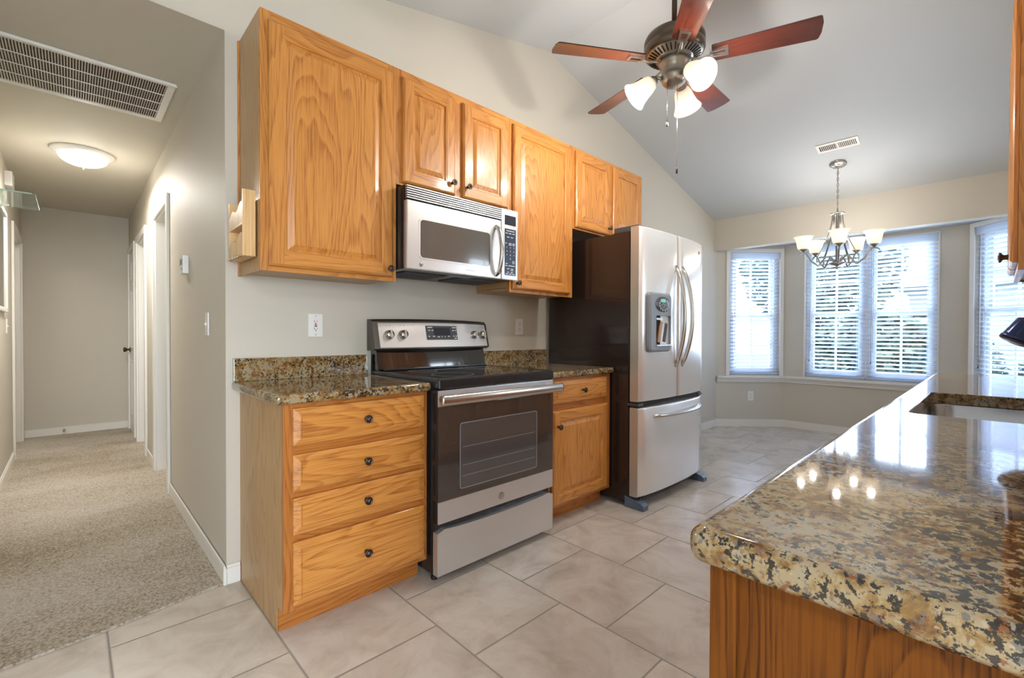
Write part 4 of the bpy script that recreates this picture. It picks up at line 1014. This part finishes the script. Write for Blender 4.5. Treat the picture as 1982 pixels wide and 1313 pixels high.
# ------------------------------------------------------------------ hallway ceiling light, grille, registers
def dome_light(loc, label, power, group=None):
    root = thing('ceiling_light', label, 'ceiling light', loc, 0, group)
    b = MB(); b.lathe([(.180, 0), (.182, -.010), (.172, -.020), (.160, -.026), (.150, -.030), (.140, -.030), (0, -.022)], None, 48); b.build('pan', WHITE, root)
    pr = [(.142, -.026)] + [(.142*math.cos(t), -.028-.075*math.sin(t)**.9) for t in [PI/2*i/12*.96 for i in range(1, 13)]]
    b = MB(); b.lathe(pr + [(0, pr[-1][1]-.001)], None, 48, cap=False); b.build('glass_dome', DOMEG, root)
    b = MB(); zz = pr[-1][1]; b.lathe([(.0, zz+.001), (.016, zz), (.012, zz-.008), (.005, zz-.012), (.007, zz-.018), (.0, zz-.024)], None, 16); b.build('finial', SATIN, root)
    lamp('ceiling_light_glow', (0, 0, -.16), power*.14, .08, (1, .96, .88), root)
    l = bpy.data.lights.new('ceiling_light_down', 'AREA'); l.shape = 'DISK'; l.size = .34; l.energy = power; l.color = (1, .96, .90)
    o = bpy.data.objects.new('ceiling_light_down', l); COL.objects.link(o); o.location = (0, 0, -.135); o.parent = root
    return root
dome_light((-.48, 2.34, HH-.0005), 'lit white dome ceiling light in the hallway', LAMP_HALL)

def return_grille():
    x0, x1, y0, y1 = -.870, -.134, .700, 1.290; z = HH
    root = thing('return_air_grille', 'large louvered return air grille on the hallway ceiling', 'vent', (x0, y0, z)); w, d = x1-x0, y1-y0
    b = MB(); f = .035
    for a in ((0, w, 0, f), (0, w, d-f, d), (0, f, f, d-f), (w-f, w, f, d-f)): b.box(a[0], a[1], a[2], a[3], -.010, -.0005, None, .002)
    b.box(-.004, w+.004, -.004, f*.35, -.016, -.0105, None, .002)
    b.build('frame', TRIM, root)
    b = MB(); b.box(f, w-f, f, d-f, -.0025, -.0008); b.build('filter_backing', GRILLEBK, root)
    b = MB(); n = 62
    for i in range(n):
        x = f + (w-2*f)*(i+.5)/n; b.prism([(x-.0012, -.0095), (x+.0012, -.0095), (x+.0035, -.003), (x+.0011, -.003)], f, d-f, 'y')
    b.build('louvers', TRIM, root)
    for q in range(1, 4):
        yy = f + (d-2*f)*q/4; b = MB(); b.box(f, w-f, yy-.004, yy+.004, -.0115, -.009); b.build('crossbar', TRIM, root)
return_grille()
def register():
    cx, cy = 4.17, -1.43; th = math.atan(SR)
    root = thing('ceiling_register', 'small white air register on the sloped ceiling above the chandelier', 'vent', (cx, cy, zc(cx)-.0005)); root.rotation_euler = (0, th, 0)
    b = MB(); w, l = .062, .150
    for a in ((-w, w, -l, -l+.02), (-w, w, l-.02, l), (-w, -w+.024, -l+.02, l-.02), (w-.024, w, -l+.02, l-.02), (-w+.024, w-.024, -.008, .008)): b.box(a[0], a[1], a[2], a[3], -.006, -.0003, None, .0015)
    b.build('frame', TRIM, root)
    b = MB(); b.box(-w+.022, w-.022, -l+.018, l-.018, -.0020, -.0006); b.build('cavity', GRILLEBK, root)
    b = MB()
    for s, sg in ((-l+.022, 1), (.010, -1)):
        for i in range(9): y = s + (l-.034)*(i+.5)/9; b.prism([(y-.002, -.0055), (y, -.0055), (y+.004*sg+.002, -.002), (y+.004*sg, -.002)], -w+.024, w-.024, 'x')
    b.build('louvers', TRIM, root)
register()

# ------------------------------------------------------------------ outlets, switches, small wall things
def wall_plate(name, label, cat, M, kind):
    root = bpy.data.objects.new(name, None); COL.objects.link(root); root.matrix_world = M; tag(root, label, cat)
    b = MB(); b.box(-.035, .035, -.006, -.0005, -.0575, .0575, None, .002); b.build('plate', WHITE, root)
    if kind == 'gfci':
        b = MB(); b.box(-.0165, .0165, -.0085, -.006, -.034, .034, None, .001); f = b.build('receptacle', WHITE, root)
        b = MB(); b.box(-.006, .006, -.0105, -.0085, .0015, .0065); b.build('reset_button', RED, f)
        b = MB(); b.box(-.006, .006, -.0105, -.0085, -.0065, -.0015); b.build('test_button', HOLE, f)
        cs = (.017, -.019)
    elif kind == 'duplex':
        b = MB()
        for zc_ in (.02, -.02): b.loops([[(x, y, z) for x, z in rrect(-.0165, .0165, zc_-.014, zc_+.014, .009, 4)] for y in (-.0058, -.008)], cap1=True)
        f = b.build('receptacle', WHITE, root); cs = (.02, -.02)
    else:
        b = MB(); b.box(-.005, .005, -.0075, -.006, -.012, .012, None, .001); M2_ = T(0, -.008, .0) @ Matrix.Rotation(math.radians(25), 4, 'X'); b.box(-.004, .004, -.006, .004, -.004, .004, None, .001, M2_); b.build('toggle', WHITE, root); cs = ()
    if cs:
        b = MB()
        for z in cs: b.box(-.0085, -.0062, -.0088, -.0078, z-.001, z+.008); b.box(.0058, .0078, -.0088, -.0078, z, z+.007); b.lathe([(.0028, 0), (.0028, .001), (0, .001)], None, 10, T(0, -.0079, z-.006) @ Matrix.Rotation(PI/2, 4, 'X'))
        b.build('slots', HOLE, f)
    b = MB()
    for z in ((.047, -.047) if kind != 'duplex' else (0,)): b.lathe([(.003, 0), (.003, .001), (0, .0013)], None, 10, T(0, -.006, z) @ Matrix.Rotation(PI/2, 4, 'X'))
    b.build('screw', SATIN, root)
    return root
wall_plate('wall_outlet', 'white outlet with red reset button on the wall left of the range', 'outlet', T(.338, 0, 1.167), 'gfci')
wall_plate('wall_outlet', 'white duplex outlet on the wall between range and refrigerator', 'outlet', T(1.784, 0, 1.180), 'duplex')
wall_plate('wall_outlet', 'white duplex outlet low on the bay wall under the left window', 'outlet', M1 @ T(.42, 0, .375), 'duplex')
RX = Matrix(((0, 1, 0, XC), (-1, 0, 0, 0), (0, 0, 1, 0), (0, 0, 0, 1)))     # faces -x
wall_plate('light_switch', 'white light switch on the hallway wall near the kitchen corner', 'switch', RX @ T(-.372, 0, 1.172), 'switch')
LX = Matrix(((0, -1, 0, XL), (1, 0, 0, 0), (0, 0, 1, 0), (0, 0, 0, 1)))     # faces +x
wall_plate('light_switch', 'white light switch on the left hallway wall beside the doorway', 'switch', LX @ T(3.07, 0, 1.175), 'switch')
root = thing('thermostat', 'small white thermostat on the right hallway wall', 'thermostat', (XC, .93, 1.525))
b = MB(); b.box(-.030, -.0005, -.055, .055, -.052, .052, None, .006); bd = b.build('housing', WHITE, root)
b = MB(); b.box(-.0312, -.0301, -.035, .035, .0, .032); b.build('display', GREYP, bd)
b = MB(); b.box(-.0330, -.0301, -.03, -.01, -.03, -.02, None, .001); b.build('button', GREYP, bd)
root = thing('door_chime', 'white box high on the left hallway wall near the ceiling', 'door chime', (XL, 3.08, 2.335))
b = MB(); b.box(.0005, .045, -.09, .09, -.055, .06, None, .006); b.build('cover', WHITE, root)
root = thing('wall_mirror', 'framed mirror on the left hallway wall at the photo edge', 'mirror', (XL, 2.55, 1.28))
b = MB()
for a in ((-.36, .36, 0, .03), (-.36, .36, .73, .76), (-.36, -.33, .03, .73), (.33, .36, .03, .73)): b.box(.0005, .022, a[0], a[1], a[2], a[3], None, .003)
b.build('frame', TRIM, root); b = MB(); b.box(.001, .012, -.33, .33, .03, .73); b.build('mirror_glass', plain('mirror_glass', (.6, .57, .5), .05, .9), root)
root = thing('glass_shelf', 'clear glass wall shelf jutting from the left hallway wall', 'shelf', (XL, 2.11, 2.0))
b = MB(); b.prism([(.001, -.262), (.198, -.262), (.212, -.248), (.212, .262), (.001, .262)], 0, .008, 'z'); g = b.build('shelf_plate', SHELFGLASS, root)
b = MB(); b.box(.2122, .2135, -.248, .262, .0, .008); b.box(.001, .198, -.2635, -.2622, 0, .008); b.build('plate_edge', EDGEGLASS, g)
for yy in (-.19, .19):
    b = MB(); b.prism([(.0006, -.09), (.010, -.09), (.014, -.05), (.04, -.014), (.07, -.008), (.07, -.001), (.0006, -.001)], yy-.006, yy+.006, 'y'); b.build('bracket', TRIM, root)
b = MB(); b.lathe([(.012, 0), (.012, .004), (.006, .006), (.006, .05), (.010, .052), (.010, .066), (0, .068)], None, 14, T(-.613, YEND-.0145, .055) @ Matrix.Rotation(PI/2, 4, 'X'))
tag(b.build('door_stop', SATIN), 'small metal door stop on the baseboard at the hallway end', 'door stop')

# spice rack on the side of the tall cabinet
def spice_rack():
    root = thing('spice_rack', 'pale wooden two-tier spice rack on the side of the tall wall cabinet', 'rack', (-.0075, -.285, 1.440))
    # local: x negative = away from cabinet, y 0..0.23 towards the wall, z up
    d, l, h = .047, .225, .268
    b = MB(); b.box(-d, 0, 0, .009, 0, h, None, .001); b.build('side_board', PALEWOOD, root)
    b = MB(); b.box(-d, 0, l-.009, l, 0, h*.93, None, .001); b.build('side_board', PALEWOOD, root)
    b = MB(); b.box(-.006, 0, .0095, l-.0095, 0, h*.9, None, .0005); b.build('back_board', PALEWOOD, root)
    for z in (0, .125):
        b = MB(); b.box(-d, -.0065, .0095, l-.0095, z, z+.007, None, .0005); b.build('shelf', PALEWOOD, root)
    for z in (.008, .133):
        top = [(.0095+(l-.019)*t, z+.082-.030*t+.010*math.sin(2*PI*t*1.6+.3)) for t in [i/24 for i in range(25)]]
        b = MB(); b.prism([(.0095, z)] + [(l-.0095, z)] + top[::-1], -d, -d+.006, 'x'); b.build('front_rail', PALEWOOD, root)
    b = MB()
    for i in range(5): b.tube([(-d+.004, .03+i*.04, -.002), (-d-.012, .03+i*.04, -.004), (-d-.014, .03+i*.04, .006)], .0013, seg=6)
    b.build('cup_hooks', SATIN, root)
spice_rack()

# ------------------------------------------------------------------ outdoors beyond the bay
def outdoors():
    gr = plain('lawn', (.20, .24, .18), .9, bump=(20, .5, .05))
    b = MB(); b.box(5.95, 40, -25, 25, -.5, -.35); b.box(-30, 5.95, -25, -5.8, -.5, -.35); o = b.build('ground', gr); struct(o)
    def foliage(name, label, loc, rx, ry, rz, n, cols, seed, size=.10, group=None, trunk=0):
        rnd = random.Random(seed); root = thing(name, label, 'tree' if trunk else 'hedge', loc, 0, group)
        b = MB(); ms = [b.mi(c) for c in cols]
        for i in range(int(n*1.9)):
            while 1:
                p = Vector((rnd.uniform(-1, 1), rnd.uniform(-1, 1), rnd.uniform(-1, 1)))
                if .35 < p.length < 1: break
            c = Vector((p.x*rx, p.y*ry, p.z*rz + rz + trunk)); s = size*.62*rnd.uniform(.6, 1.5)
            q = Matrix.Rotation(rnd.uniform(0, 6.3), 4, 'Z') @ Matrix.Rotation(rnd.uniform(0, 3.1), 4, 'X')
            vs = [b.bm.verts.new(c + (q @ Vector(v))*s) for v in ((-1, 0, 0), (0, -.55, .1), (1, 0, 0), (0, .55, .1))]
            b.face(vs, ms[rnd.randrange(len(ms))])
        b.build('foliage', None, root, recalc=False)
        b = MB(); b.tube([(0, 0, 0), (.03, 0, trunk*.6+rz*.5), (0, .04, trunk+rz)], [.12 if trunk else .05, .09 if trunk else .04, .03], seg=10); b.build('trunk', plain('bark', (.10, .07, .05), .9), root)
    g1, g2, g3 = plain('leaf_dark', (.06, .10, .075), .5), plain('leaf_mid', (.12, .19, .15), .5), plain('leaf_light', (.28, .36, .28), .5)
    foliage('hedge', 'green hedge behind the blinds of the middle bay window, left bush', (9.0, -1.2, -.35), .9, 1.3, .95, 5200, (g1, g2, g3), 1, group='bushes outside the bay')
    foliage('hedge', 'green hedge behind the blinds of the middle bay window, right bush', (9.3, -3.9, -.35), .9, 1.3, .90, 5200, (g1, g2, g3), 2, group='bushes outside the bay')
    foliage('hedge', 'green bush seen through the right bay window', (8.8, -6.6, -.35), .9, 1.3, .95, 4200, (g1, g2, g3), 3, group='bushes outside the bay')
    foliage('tree', 'leafy tree seen through the left half of the middle window', (15.0, 1.2, -.35), 1.9, 2.0, 1.9, 3600, (g1, g2, g3), 4, .16, 'trees outside the bay', 1.6)
    foliage('tree', 'leafy tree seen high through the right bay window', (14.5, -8.3, -.35), 1.9, 2.0, 1.9, 3600, (g2, g3), 5, .16, 'trees outside the bay', 1.6)
    foliage('tree', 'leafy tree seen through the narrow left bay window', (13.0, 8.5, -.35), 1.8, 1.8, 1.6, 5500, (g1, g2, g3), 6, .16, 'trees outside the bay', 1.4)
    # pale neighbouring house
    root = thing('neighbour_house', 'pale sided house with grey roof beyond the bay windows', 'house', (18.5, -5.0, -.35))
    b = MB(); b.box(0, 6, -5, 4.5, 0, 3.0)
    for i in range(20): b.box(-.015, 0, -5, 4.5, .1+i*.145, .115+i*.145)
    b.build('siding', plain('siding_pale', (.50, .53, .56), .6), root)
    b = MB(); b.prism([(-.5, 2.95), (6.5, 2.95), (3, 4.7)], -5.4, 4.9, 'y'); b.build('roof', plain('roof_shingle', (.34, .34, .37), .8), root)
    for yy in (-4.4, 2.9):
        b = MB(); b.box(-.05, -.016, yy, yy+1.1, 1.0, 2.3); wf = b.build('house_window', WHITE, root); b = MB(); b.box(-.06, -.051, yy+.08, yy+1.02, 1.08, 2.22); b.build('pane', SCREEN, wf)
outdoors()
# unseen ceiling lights, added to brighten the side rooms and the kitchen
for _p in ((.75, 2.0), (.75, 3.4), (-1.7, 4.0)):
    dome_light((_p[0], _p[1], HH-.0505), 'unseen dome light added to brighten a side room off the hallway', 3.5, 'added side room lights')
dome_light((-1.5, -4.1, zc(-1.5)-.036), 'unseen white dome light added over the living area as fill', FILL_LIVING)
